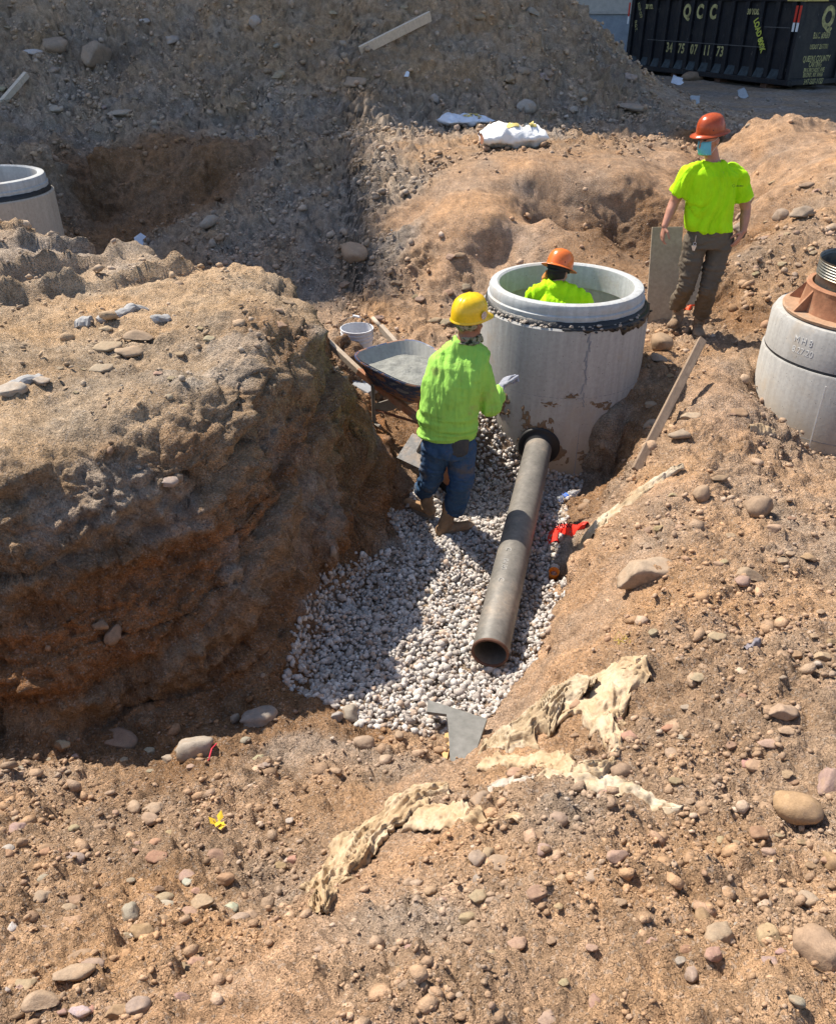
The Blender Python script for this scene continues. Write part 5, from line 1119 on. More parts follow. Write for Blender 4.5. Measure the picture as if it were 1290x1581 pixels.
tag(m.build('yellow_fibre', m_simple('yellow_fibre', (.5, .38, .1), .8), None, base=hit(965, 995)), 'wisp of yellow fibres above the cream cloth flap', 'fibre', kind=None)
# cement bags
def bag(px, py, L_, W_, H_, rot, label, tint, openend):
    p = hit(px, py); t = thing('cement_bag', label, 'bag', p); k = NT('bag_paper' + str(px), .6, .3)
    k.col(k.mix(1.0, tint, k.ramp(k.noise(6, 4), [(.3, .85), (.7, 1.08)]), 'MULTIPLY')); k.bump(k.noise(9, 4, .6), .03, .9)
    ca, sa = math.cos(rot), math.sin(rot); m = MB(); RR = []; nn = 40; nq = 30
    for i in range(nn + 1):
        u = i / nn * 2 - 1; e = 1 - abs(u) ** 6 * (.35 if (openend and u < 0) else .85); row = []
        for j in range(nq):
            a = 2 * math.pi * j / nq; yy = math.cos(a) * W_ / 2 * (1 - .12 * abs(u)); zz_ = math.sin(a) * H_ / 2 * e
            nz = float(fbm([[u * 3 + px, math.cos(a) * 1.6, math.sin(a) * 1.6 + py]], 3)[0]); yy *= 1 + .10 * nz; zz_ = zz_ * (1 + .75 * nz) + H_ * .42
            xx = u * L_ / 2 * (1 + .03 * nz); row.append(Vector((p.x + ca * xx - sa * yy, p.y + sa * xx + ca * yy, p.z + max(-.02, zz_))))
        RR.append(row)
    m.rings(RR, True, (not openend, True)); m.build('sack', k.m, t, True)
    if openend:
        c = sum(RR[0], Vector()) / nq; m = MB(); m.add([c + (q - c) * .97 + Vector((ca, sa, 0)) * .015 for q in RR[0]], [tuple(range(nq))]); m.build('torn_mouth', m_simple('brown_inner_paper', (.22, .10, .06), .9), t)
    for (du_, dv_, w_, h_, nm, mt) in ((.28, .3, .18, .12, 'yellow_print', YELC), (-.05, -.45, .16, .11, 'yellow_print', YELC), (.34, -.35, .1, .09, 'yellow_print', YELC), (.1, .05, .34, .035, 'dark_print', BLK2)):
        m = MB(); q4 = []
        for i in range(7):
            row = []
            for j in range(4):
                u = du_ * 2 * .8 + (i / 6 - .5) * w_ / L_ * 2; v = dv_ + (j / 3 - .5) * h_ / W_ * 2; a = math.acos(max(-.98, min(.98, v)))
                e = 1 - abs(u) ** 6 * .85; nz = float(fbm([[u * 3 + px, math.cos(a) * 1.6, math.sin(a) * 1.6 + py]], 3)[0])
                yy = math.cos(a) * W_ / 2 * (1 - .12 * abs(u)) * (1 + .10 * nz); zz_ = math.sin(a) * H_ / 2 * e * (1 + .75 * nz) + H_ * .42 + .006; xx = u * L_ / 2 * (1 + .03 * nz)
                row.append(Vector((p.x + ca * xx - sa * yy, p.y + sa * xx + ca * yy, p.z + zz_)))
            q4.append(row)
        m.rings(q4, False, (False, False)); m.build(nm, mt, t, True)
bag(718, 196, .80, .60, .15, R(22), 'empty white and blue cement bag in the shade at the foot of the heap', (.62, .68, .78), False)
bag(790, 224, .90, .62, .27, R(6), 'torn white cement bag with yellow print at the edge of the sunlit bank', (.78, .77, .76), True)
def shard(px, py, wpx, hpx, col, label, tilt=.5):
    p = hit(px, py); dist = (p - Vector((0, 0, CAMZ))).length; w_, h_ = wpx / FPX * dist, hpx / FPX * dist; m = MB(); n = 10
    pts = [Vector((math.cos(a) * w_ / 2 * random.uniform(.45, 1.15), math.sin(a) * h_ * .4, math.sin(a) * h_ / 2 * random.uniform(.4, 1.15) + h_ * .35)) for a in [i * 2 * math.pi / n for i in range(n)]]
    m.add([p + q for q in pts] + [p + q + Vector((.0, .03, .0)) for q in pts], [tuple(range(n)), tuple(reversed(range(n, 2 * n)))] + [(i, n + i, n + (i + 1) % n, (i + 1) % n) for i in range(n)])
    o = m.build('plastic_scrap', m_simple('scrap_%d' % px, col, .6), None, base=p); tag(o, label, 'scrap')
shard(1043, 131, 22, 14, (.55, .6, .68), 'bluish white plastic scrap on the ground between the heap and the dumpster')
shard(1072, 160, 20, 14, (.3, .34, .38), 'crumpled grey-blue plastic at the right foot of the heap')
shard(1145, 151, 16, 13, (.3, .33, .36), 'grey plastic scrap lying alone in front of the dumpster')
shard(215, 378, 22, 16, (.55, .6, .68), 'bluish plastic bag scrap behind the back edge of the block')
shard(628, 123, 9, 9, (.6, .66, .72), 'small pale blue scrap at the right side of the heap')
# pieces of broken grey concrete strip set in the top of the block
GRC = m_concrete('crumbled_grey_concrete', (.33, .32, .31), (.35, .29, .22), hi=3)
for a_, b_, w_, lab in (((150, 495), (228, 478), .10, 'broken strip of grey concrete sunk in the middle of the sunlit block'), ((118, 503), (142, 497), .13, 'round grey lump of concrete left of the broken strip'), ((235, 498), (262, 492), .10, 'short grey concrete piece right of the broken strip'), ((0, 612), (68, 585), .10, 'pale concrete edge sticking out at the left of the sunlit block')):
    A_, B_ = hit(*a_), hit(*b_); m = MB(); n = 14; RR = []
    for i in range(n + 1):
        c = A_.lerp(B_, i / n); c.z = ground(c.x, c.y) - .004; rr3 = w_ / 2 * .8 * (1 if 0 < i < n else .55); tn = (B_ - A_).normalized(); sd_ = Vector((0, 0, 1)).cross(tn).normalized()
        RR.append([c + sd_ * math.cos(q) * rr3 * (1 + .25 * float(vnoise([[i * .8 + a_[0], math.cos(q) * 2, math.sin(q) * 2]])[0])) + Vector((0, 0, 1)) * math.sin(q) * rr3 * .8 for q in [2 * math.pi * k_ / 12 for k_ in range(12)]])
    m.rings(RR); tag(m.build('concrete_fragment', GRC, None, False, base=A_), lab, 'concrete fragment')
# ------------------------------------------------------------------ people
def m_skin(name, c):
    k = NT(name, .55, .35); n = k.noise(14, 4, .6); k.col(k.mix(1.0, c, k.ramp(n, [(.3, .82), (.7, 1.12)]), 'MULTIPLY')); k.bump(k.noise(90, 3, .6), .002, .4)
    k.b.inputs['Subsurface Weight'].default_value = .06; k.b.inputs['Subsurface Radius'].default_value = (.01, .004, .002); return k.m
def m_fab(name, c, dirt=(.3, .22, .14), dl=.6, rough=.85, amt=.45, stain=None):
    k = NT(name, rough, .15); n = k.noise(5, 6, .7); n2 = k.noise(50, 3, .6)
    b = k.mix(1.0, c, k.ramp(k.noise(9, 4, .6), [(.3, .9), (.7, 1.08)]), 'MULTIPLY')
    b = k.mix(k.ramp(n, [(dl, 0.0), (dl + .12, amt)]), b, dirt); k.col(b)
    w_ = k.noise(11, 5, .6, k.mapping((1.6, 1.6, .5)), 1.0)
    p = k.bump(w_, .03, .5); k.bump(n2, .001, .3, p); return k.m
SK1 = m_skin('tanned_skin', (.46, .22, .15)); SK2 = m_skin('brown_skin', (.30, .14, .085)); SK3 = m_skin('light_brown_skin', (.38, .2, .13))
LIME = m_fab('fluorescent_yellow_shirt', (.42, .78, .009), dl=.9); LIME.node_tree.nodes['Principled BSDF'].inputs['Roughness'].default_value = .8
GRN = m_fab('fluorescent_green_shirt', (.31, .60, .10), (.38, .32, .12), .56, amt=.5)
KHAKI = m_fab('grey_khaki_trousers', (.135, .11, .082), (.22, .17, .12), .58); JEAN = m_fab('dirty_blue_jeans', (.035, .078, .155), (.12, .105, .085), .52, amt=.7)
BOOT = m_fab('tan_work_boots', (.30, .185, .10), (.38, .28, .19), .48, amt=.7); BOOTD = m_fab('dusty_brown_boots', (.21, .14, .09), (.32, .25, .18), .46, amt=.7); SOLE = m_simple('rubber_sole', (.2, .16, .12), .8)
HATY = m_simple('yellow_hard_hat', (.80, .50, .012), .28, .5, n=(7, .93, 1.04)); HATO = m_rust('orange_red_hard_hat', (.26, .04, .018), (.40, .07, .022), (.46, .10, .035), .25, 0, 4); HATO2 = m_simple('orange_hard_hat', (.72, .16, .03), .28, .5, n=(7, .9, 1.05))
GLV = m_fab('grey_work_glove', (.28, .29, .34), (.2, .17, .14), .6); MASK = m_fab('blue_surgical_mask', (.16, .50, .64), dl=.95); HAIR = m_simple('dark_hair', (.018, .013, .01), .7, .3, bump=.01); STRAP = m_simple('black_webbing', (.018, .018, .02), .7)
CAMO = None
def m_camo():
    k = NT('camouflage_neck_cloth', .9, .1); n = k.noise(22, 3, .6)
    k.col(k.ramp(n, [(.36, (.03, .035, .02)), (.44, (.16, .17, .08)), (.52, (.34, .31, .22)), (.6, (.09, .075, .05))])); return k.m
CAMO = m_camo()
class Solid:
    """closed lofts and ellipsoids merged into one skin"""
    def __init__(s): s.m = MB()
    def limb(s, pts, rr, n=14, flatcap=False):
        s.m.tube(pts, rr, n, True)
        if not flatcap:
            for p, r in zip(pts, rr): s.ell(p, (r, r, r))
        else:
            for p, r in list(zip(pts, rr))[:-1]: s.ell(p, (r, r, r))
        return s
    def ell(s, c, rad, M=None, n=14):
        RR = []; c = Vector(c)
        for i in range(1, 10):
            t = math.pi * i / 10; row = []
            for j in range(n):
                a = 2 * math.pi * j / n; v = Vector((math.sin(t) * math.cos(a) * rad[0], math.sin(t) * math.sin(a) * rad[1], -math.cos(t) * rad[2]))
                row.append(c + ((M @ v) if M is not None else v))
            RR.append(row)
        s.m.rings(RR, True, (True, True)); return s
    def loft(s, secs, n=22, p=2.3):
        RR = []
        for c, ax, ay in secs:
            c, ax, ay = Vector(c), Vector(ax), Vector(ay); row = []
            for j in range(n):
                a = 2 * math.pi * j / n; ca, sa = math.cos(a), math.sin(a)
                row.append(c + ax * math.copysign(abs(ca) ** (2 / p), ca) + ay * math.copysign(abs(sa) ** (2 / p), sa))
            RR.append(row)
        s.m.rings(RR, True, (True, True)); return s
    def skin(s, name, mat, parent, vox=.008, it=3, wr=0.0, wf=(14, 14, 5), seed=0, dec=None, folds=None):
        me = bpy.data.meshes.new('t'); me.from_pydata(s.m.v, [], s.m.f); bm = bmesh.new(); bm.from_mesh(me); bmesh.ops.recalc_face_normals(bm, faces=bm.faces); bm.to_mesh(me); bm.free()
        o = bpy.data.objects.new('t', me); COL.objects.link(o)
        r = o.modifiers.new('r', 'REMESH'); r.mode = 'VOXEL'; r.voxel_size = vox; r.adaptivity = 0
        if it: q = o.modifiers.new('s', 'SMOOTH'); q.factor = .5; q.iterations = it
        dg = bpy.context.evaluated_depsgraph_get(); dg.update(); m2 = bpy.data.meshes.new_from_object(o.evaluated_get(dg)); bpy.data.objects.remove(o)
        N_ = len(m2.vertices); V = np.empty(N_ * 3, np.float32); m2.vertices.foreach_get('co', V); V = V.reshape(-1, 3); NN = np.empty(N_ * 3, np.float32); m2.vertices.foreach_get('normal', NN); NN = NN.reshape(-1, 3)
        if wr:
            q = V * np.array(wf) + seed; wobble = vnoise(V * 3 + seed)[:, None] * 2.2
            V = V + NN * (wr * (1.6 * np.abs(vnoise(q + wobble)) + .7 * np.abs(vnoise(q * 2.3 + wobble)) - .45))[:, None]
        if folds is not None: V = V + NN * folds(V)[:, None]
        b = np.array(wloc(parent), np.float32); V = V - b; m2.vertices.foreach_set('co', V.ravel()); m2.update(); m2.name = name; m2.materials.clear()
        return link(name, m2, mat, parent, True)
def hand(S_, wr, d, palm_n, size=1.0, curl=.5, side=1, spread=.25, thumb=.6, poses=None):
    """palm and five separate fingers; d = direction of fingers, palm_n = normal on the palm side, side = which side the thumb is on"""
    d = Vector(d).normalized(); pn = (Vector(palm_n) - d * Vector(palm_n).dot(d)).normalized(); sd_ = d.cross(pn).normalized() * side; wr = Vector(wr)
    S_.loft([(wr, sd_ * .024 * size, pn * .018 * size), (wr + d * .03 * size, sd_ * .034 * size, pn * .017 * size), (wr + d * .075 * size, sd_ * .040 * size, pn * .014 * size), (wr + d * .092 * size, sd_ * .038 * size, pn * .012 * size)], 14)
    for i, (o_, ln, r) in enumerate(((.031, .072, .0092), (.011, .08, .0095), (-.010, .074, .0090), (-.029, .058, .0080))):
        c = curl * (1 + .1 * i) if poses is None else poses[i]
        b = wr + d * .088 * size + sd_ * o_ * size; pts = [wr + d * .06 * size + sd_ * o_ * size * .9, b]; ang = spread * o_ * 4; cur = d; a_ = 0
        for s_ in (.45, .32, .23):
            a_ += c * (.6 + .5 * (s_ < .4)); dd = (d * math.cos(a_) + pn * math.sin(a_) + sd_ * math.sin(ang) * .6).normalized(); pts.append(pts[-1] + dd * ln * s_ * size)
        S_.limb(pts, [r * size * q for q in (1, 1.05, .98, .9, .78)], 8)
    t0 = wr + d * .022 * size + sd_ * .022 * size; d1 = (d * .55 + sd_ * .75 + pn * .35 * thumb * 2).normalized(); d2 = (d * .85 + sd_ * .25 + pn * .35 * thumb * 2).normalized()
    S_.limb([t0, t0 + d1 * .04 * size, t0 + d1 * .04 * size + d2 * .032 * size, t0 + d1 * .04 * size + d2 * .056 * size], [.013 * size, .012 * size, .011 * size, .0085 * size], 8)
def head_basis(fw, up):
    fw = Vector(fw).normalized(); up = Vector(up); up = (up - fw * up.dot(fw)).normalized(); rt = fw.cross(up).normalized(); return rt, fw, up
def head(S_, c, fw, up, k=1.0):
    rt, fw, up = head_basis(fw, up); M_ = Matrix((rt, fw, up)).transposed(); c = Vector(c); q = lambda x, y, z: c + M_ @ Vector((x * k, y * k, z * k))
    S_.ell(q(0, -.012, .02), (.075 * k, .094 * k, .10 * k), M_, 20); S_.ell(q(0, .02, -.045), (.058 * k, .068 * k, .075 * k), M_, 18)
    S_.ell(q(0, .062, -.088), (.028 * k, .022 * k, .022 * k), M_); S_.ell(q(0, .095, -.022), (.012 * k, .02 * k, .026 * k), M_); S_.ell(q(0, .082, .008), (.011 * k, .02 * k, .03 * k), M_)
    S_.ell(q(0, .078, -.062), (.024 * k, .016 * k, .008 * k), M_)
    for x in (-1, 1):
        S_.ell(q(x * .030, .066, .018), (.022 * k, .022 * k, .008 * k), M_); S_.ell(q(x * .040, .055, -.02), (.02 * k, .02 * k, .018 * k), M_)
        S_.ell(q(x * .078, -.008, -.005), (.009 * k, .02 * k, .032 * k), M_); S_.ell(q(x * .082, -.016, .004), (.008 * k, .010 * k, .022 * k), M_)
    return M_, q
def eyes(q, M_, parent, k=1.0):
    for x in (-1, 1):
        m = MB(); s = Solid(); s.ell(q(x * .030, .074, .0), (.011 * k, .009 * k, .007 * k), M_); s.m.build('eye', m_simple('eye_white', (.6, .58, .55), .3), parent, True)
        s = Solid(); s.ell(q(x * .030, .0815, .0), (.0045 * k, .004 * k, .0045 * k), M_); s.m.build('iris', m_simple('iris', (.03, .02, .012), .2), parent, True)
        s = Solid(); s.ell(q(x * .030, .080, .021), (.018 * k, .007 * k, .004 * k), M_); s.m.build('eyebrow', HAIR, parent, True)
def hat(c, fw, up, mat, parent, full=True, k=1.0, ridge=True, band=True, holes=True):
    rt, fw, up = head_basis(fw, up); M_ = Matrix((rt, fw, up)).transposed(); c = Vector(c); h = thing('hat_tmp', '', '') if False else None
    n = 56; RR = []; prof = [(1, 0.0), (.995, .02), (.975, .05), (.92, .083), (.80, .115), (.60, .137), (.35, .149), (.12, .152)]
    for r, z in prof:
        row = []
        for j in range(n):
            a = 2 * math.pi * j / n; x = math.sin(a) * .112 * r * k; y = math.cos(a) * .135 * r * k; zz_ = z * k
            if ridge:
                for xo in (-.030, 0, .030): zz_ += .006 * k * math.exp(-((x / k - xo) / .007) ** 2) * (z > .04) * (1 if abs(xo) < .01 else .8) * min(1, r * 1.6 + .2)
            row.append(c + M_ @ Vector((x, y, zz_)))
        RR.append(row)
    m = MB(); m.rings(RR, True, (False, True)); dome = m.build('hard_hat', mat, parent, True)
    m = MB(); outer = []; inner = []; low = []
    for j in range(n):
        a = 2 * math.pi * j / n; w_ = (.042 + .014 * max(0, math.cos(a)) ** 2) if full else (.006 + .058 * max(0, math.cos(a)) ** 3)
        x0, y0 = math.sin(a) * .112 * k, math.cos(a) * .135 * k; nx, ny = math.sin(a), math.cos(a)
        dz = -.012 if full else -.006 - .016 * max(0, math.cos(a)) ** 2
        inner.append(c + M_ @ Vector((x0, y0, .004 * k))); outer.append(c + M_ @ Vector((x0 + nx * w_ * k, y0 + ny * w_ * k, dz * k)))
        low.append(c + M_ @ Vector((x0 + nx * w_ * k, y0 + ny * w_ * k, (dz - .004) * k)))
    inn2 = [p - (M_ @ Vector((0, 0, .008 * k))) for p in inner]; inn3 = [c + (p - c) * .955 for p in inn2]
    m.rings([inner, outer, low, inn2, inn3], True, (False, False)); m.build('brim', mat, dome, True, base=wloc(parent))
    if band:
        m = MB(); RR = []
        for r, z in ((.93, -.012), (.945, -.035), (.90, -.036), (.9, -.01)):
            RR.append([c + M_ @ Vector((math.sin(2 * math.pi * j / 40) * .104 * r * k, math.cos(2 * math.pi * j / 40) * .126 * r * k, z * k)) for j in range(40)])
        m.rings(RR, True, (False, False)); m.build('suspension_band', STRAP, parent, True)
    if holes:
        for a in (2.2, 3.9, .9, 5.2):
            s = Solid(); s.ell(c + M_ @ Vector((math.sin(a) * .109 * k, math.cos(a) * .132 * k, .035 * k)), (.005 * k,) * 3); s.m.build('rivet', STRAP, dome, True, base=wloc(parent))
    return dome, M_
def boot(parent, heel, toe, ankle_top, mat, k=1.0, sole=SOLE, lace=True):
    heel, toe, at_ = Vector(heel), Vector(toe), Vector(ankle_top); d = (toe - heel); L_ = d.length; d.normalize(); up = (at_ - heel); up = (up - d * up.dot(d)).normalized(); sd_ = d.cross(up)
    s = Solid(); q = lambda x, y, z: heel + d * x * L_ + sd_ * y + up * z
    s.loft([(q(.03, 0, .045), sd_ * .036, up * .038), (q(.3, 0, .05), sd_ * .040, up * .045), (q(.55, 0, .045), sd_ * .046, up * .038), (q(.8, 0, .04), sd_ * .049, up * .034), (q(.96, 0, .036), sd_ * .036, up * .026)], 18)
    s.ell(q(.86, 0, .042), (.05, .05, .034), Matrix((d, sd_, up)).transposed()); s.ell(q(.1, 0, .05), (.045, .04, .045), Matrix((d, sd_, up)).transposed())
    s.limb([q(.2, 0, .07), (q(.2, 0, .07) + at_) / 2 + d * .008, at_], [.052, .050, .056], 16, True)
    b = s.skin('boot', mat, parent, .006, 3, .003, (20, 20, 40), 3)
    m = MB(); RR = []
    for z, e in ((-.004, .0), (.022, .004), (.024, -.004)):
        row = []
        for j in range(26):
            a = 2 * math.pi * j / 26; x = math.cos(a); y = math.sin(a); w_ = .047 + .006 * x; row.append(q(.5 + x * (.54 + e), y * (w_ + e) * (1 - .12 * (1 - abs(x)) * (abs(x) < .5)), z))
        RR.append(row)
    m.rings(RR, True, (True, True)); m.build('sole', sole, b, False, base=wloc(parent))
    if lace:
        m = MB()
        for i in range(5):
            x = .62 - i * .075; z = .095 + i * .022 + (.0 if i < 2 else .01); m.tube([q(x, -.026, z - .006), q(x - .01, 0, z + .008), q(x - .045, .026, z + .004)], .003, 5); m.tube([q(x, .026, z - .006), q(x - .01, 0, z + .008), q(x - .045, -.026, z + .004)], .003, 5)
        m.build('laces', m_simple('boot_laces', (.3, .24, .17), .9), b, True, base=wloc(parent))
    return b
Z3 = Vector((0, 0, 1))

# ---- standing worker on the right (facing the camera, looking down to the left)
def standing_worker():
    Y0 = 7.42; p = lambda a, b, dy=0: aty(a, b, Y0 + dy)
    fL = hit(1040, 508); fR = hit(1078, 522); t = thing('person', 'man standing in neon yellow shirt, grey trousers, red hard hat and blue face mask', 'person', (fL + fR) / 2)
    hd = p(1095, 216, -.02); nk = p(1101, 247); ch = p(1100, 275); ws = p(1094, 335); pv = p(1093, 362)
    sL, sR = p(1063, 269, -.02), p(1139, 271, .02); eL, eR = p(1040, 312, .02), p(1151, 322, .03); wL, wR = p(1026, 348, -.06), p(1147, 356, -.04)
    hpL, hpR = p(1073, 372), p(1112, 372, .02); kL, kR = p(1060, 440, -.02), p(1093, 445, -.05); aL = fL + Vector((.02, .1, .17)); aR = fR + Vector((.03, .13, .17))
    X_ = (sR - sL).normalized(); Yv = X_.cross(Z3) * -1
    fw = Vector((-.88, -.46, -.20)); up = Vector((-.16, -.06, 1))
    S_ = Solid(); M_, q = head(S_, hd, fw, up, 1.0)
    S_.limb([hd + Vector((.01, .02, -.03)), nk + Vector((0, .01, -.02))], [.054, .060], 16)
    S_.loft([(nk, X_ * .07, Yv * .06), (ch + Z3 * .06, X_ * .17, Yv * .10), (ch - Z3 * .1, X_ * .165, Yv * .115), (ws, X_ * .155, Yv * .11), (pv, X_ * .165, Yv * .12)])
    for s_, e_, w_ in ((sL, eL, wL), (sR, eR, wR)):
        S_.limb([s_, s_.lerp(e_, .5), e_, e_.lerp(w_, .35), w_], [.062, .052, .044, .043, .029], 14)
    hand(S_, wL, Vector((-.12, -.05, -1)), Vector((.85, .1, -.1)), 1.0, .42, 1)
    hand(S_, wR, Vector((-.42, -.15, -.9)), Vector((-.6, .6, .2)), 1.05, .30, -1)
    for h_, k_, a_ in ((hpL, kL, aL), (hpR, kR, aR)): S_.limb([h_, k_, a_], [.085, .055, .045], 14)
    S_.skin('body', SK1, t, .0065, 2)
    eyes(q, M_, t)
    s = Solid()
    s.loft([(nk - Z3 * .004, X_ * .080, Yv * .072), (nk - Z3 * .035, X_ * .125, Yv * .088), (nk - Z3 * .065, X_ * .170, Yv * .10), (ch + Z3 * .035, X_ * .200, Yv * .125), (ch - Z3 * .08, X_ * .200, Yv * .138), (ch.lerp(ws, .6), X_ * .20, Yv * .142), (ws - Z3 * .02, X_ * .195, Yv * .142), (pv + Z3 * .045, X_ * .20, Yv * .148)])
    for s_, e_ in ((sL, eL), (sR, eR)):
        s.limb([s_ + (nk - s_) * .35, s_, s_.lerp(e_, .35), s_.lerp(e_, .70)], [.062, .070, .078, .086], 18, True)
    s.skin('shirt', LIME, t, .0075, 2, .017, (9, 9, 4.0), 4)
    m = MB(); m.add([], []); 
    tr = Solid(); tr.loft([(pv + Z3 * .055, X_ * .175, Yv * .128), (pv - Z3 * .03, X_ * .182, Yv * .135), (pv - Z3 * .10, X_ * .17, Yv * .13)])
    for h_, k_, a_, rs in ((hpL, kL, aL, (.108, .092, .073, .074, .076, .066)), (hpR, kR, aR, (.108, .092, .074, .075, .076, .078))):
        e_ = a_ + Z3 * .02; tr.limb([h_ - Z3 * .0, h_.lerp(k_, .5), k_, k_.lerp(e_, .35), k_.lerp(e_, .75), e_], list(rs), 18, True)
    tr.skin('trousers', KHAKI, t, .008, 2, .011, (8, 8, 22), 9)
    boot(t, fL + Vector((.10, .17, .0)), fL + Vector((-.06, -.09, .0)), aL + Vector((.02, .03, .04)), BOOTD); boot(t, fR + Vector((.03, .22, .0)), fR + Vector((-.02, -.06, .0)), aR + Vector((.0, .0, .04)), BOOTD)
    hat(q(0, -.008, .062), (M_ @ Vector((0, 1, .04))), (M_ @ Vector((0, -.04, 1))), HATO, t, True, .92, False)
    # hair at the nape, mask and its straps
    s = Solid(); s.ell(q(0, -.028, .01), (.079, .086, .078), M_); s.m.build('hair', HAIR, t, True)
    m = MB(); RR = []
    for i, z in enumerate(np.linspace(.008, -.098, 9)):
        row = []
        for j in range(13):
            a = (j / 12 - .5) * 2.7; rr3 = 1.0 - (.12 if i in (0,) else 0); row.append(q(math.sin(a) * .070, .030 + math.cos(a) * (.078 - .014 * abs(i - 4) / 4) * rr3 + (.002 if i % 2 else 0), z + .006 * math.cos(a)))
        RR.append(row)
    m.rings(RR, False, (False, False)); mk = m.build('face_mask', MASK, t, True); sm = mk.modifiers.new('t', 'SOLIDIFY'); sm.thickness = .003
    m = MB()
    for x in (-1, 1):
        m.tube([q(x * .062, .055, .004), q(x * .078, .02, .008), q(x * .086, -.02, .03)], .0016, 5); m.tube([q(x * .06, .05, -.095), q(x * .075, .015, -.055), q(x * .086, -.018, -.012)], .0016, 5)
    m.build('mask_strap', m_simple('mask_loop', (.6, .62, .62), .7), mk, base=wloc(t))
    # chest pocket with small print, keys at the belt
    pc = p(1128, 284) - Yv * .0; cp_ = Vector((pc.x, 0, pc.z)); 
    fy = -1
    n_ = (Yv if Yv.y < 0 else -Yv)
    pk = pc + n_ * .138
    m = MB(); m.tube([pk + X_ * -.055 + Z3 * .03, pk + X_ * .055 + Z3 * .028, pk + X_ * .052 - Z3 * .08, pk - Z3 * .10, pk - X_ * .052 - Z3 * .08, pk + X_ * -.055 + Z3 * .03], .0014, 4); m.build('pocket_seam', LIME, t)
    text('ENVIRO', .018, pk + X_ * .012 + Z3 * .012 + n_ * .006, X_, Z3, m_simple('dark_green_print', (.02, .08, .02), .7), t, 'shirt_print', sx=.95)
    m = MB(); m.tube([pk + X_ * (-.042 + .011 * math.cos(a)) + Z3 * (.013 + .011 * math.sin(a)) + n_ * .006 for a in np.linspace(0, 6.28, 14)], .0013, 4); m.build('shirt_logo_ring', bpy.data.materials['dark_green_print'], t)
    kp = p(1063, 368) + n_ * .14; m = MB()
    m.tube([kp + Z3 * .06, kp + Z3 * .03, kp], .003, 6); m.tube([kp + X_ * .014 * math.cos(a) + Z3 * (.012 * math.sin(a) - .01) for a in np.linspace(0, 6.28, 12)], .002, 5)
    for a in (-.4, -.1, .25): m.box(kp + X_ * math.sin(a) * .03 - Z3 * .045 + n_ * .003 * a, (.012, .003, .045), Matrix.Rotation(a, 3, 'Y'))
    m.build('keys', m_simple('steel_keys', (.6, .6, .62), .3, .5, metal=.9), t)
standing_worker()

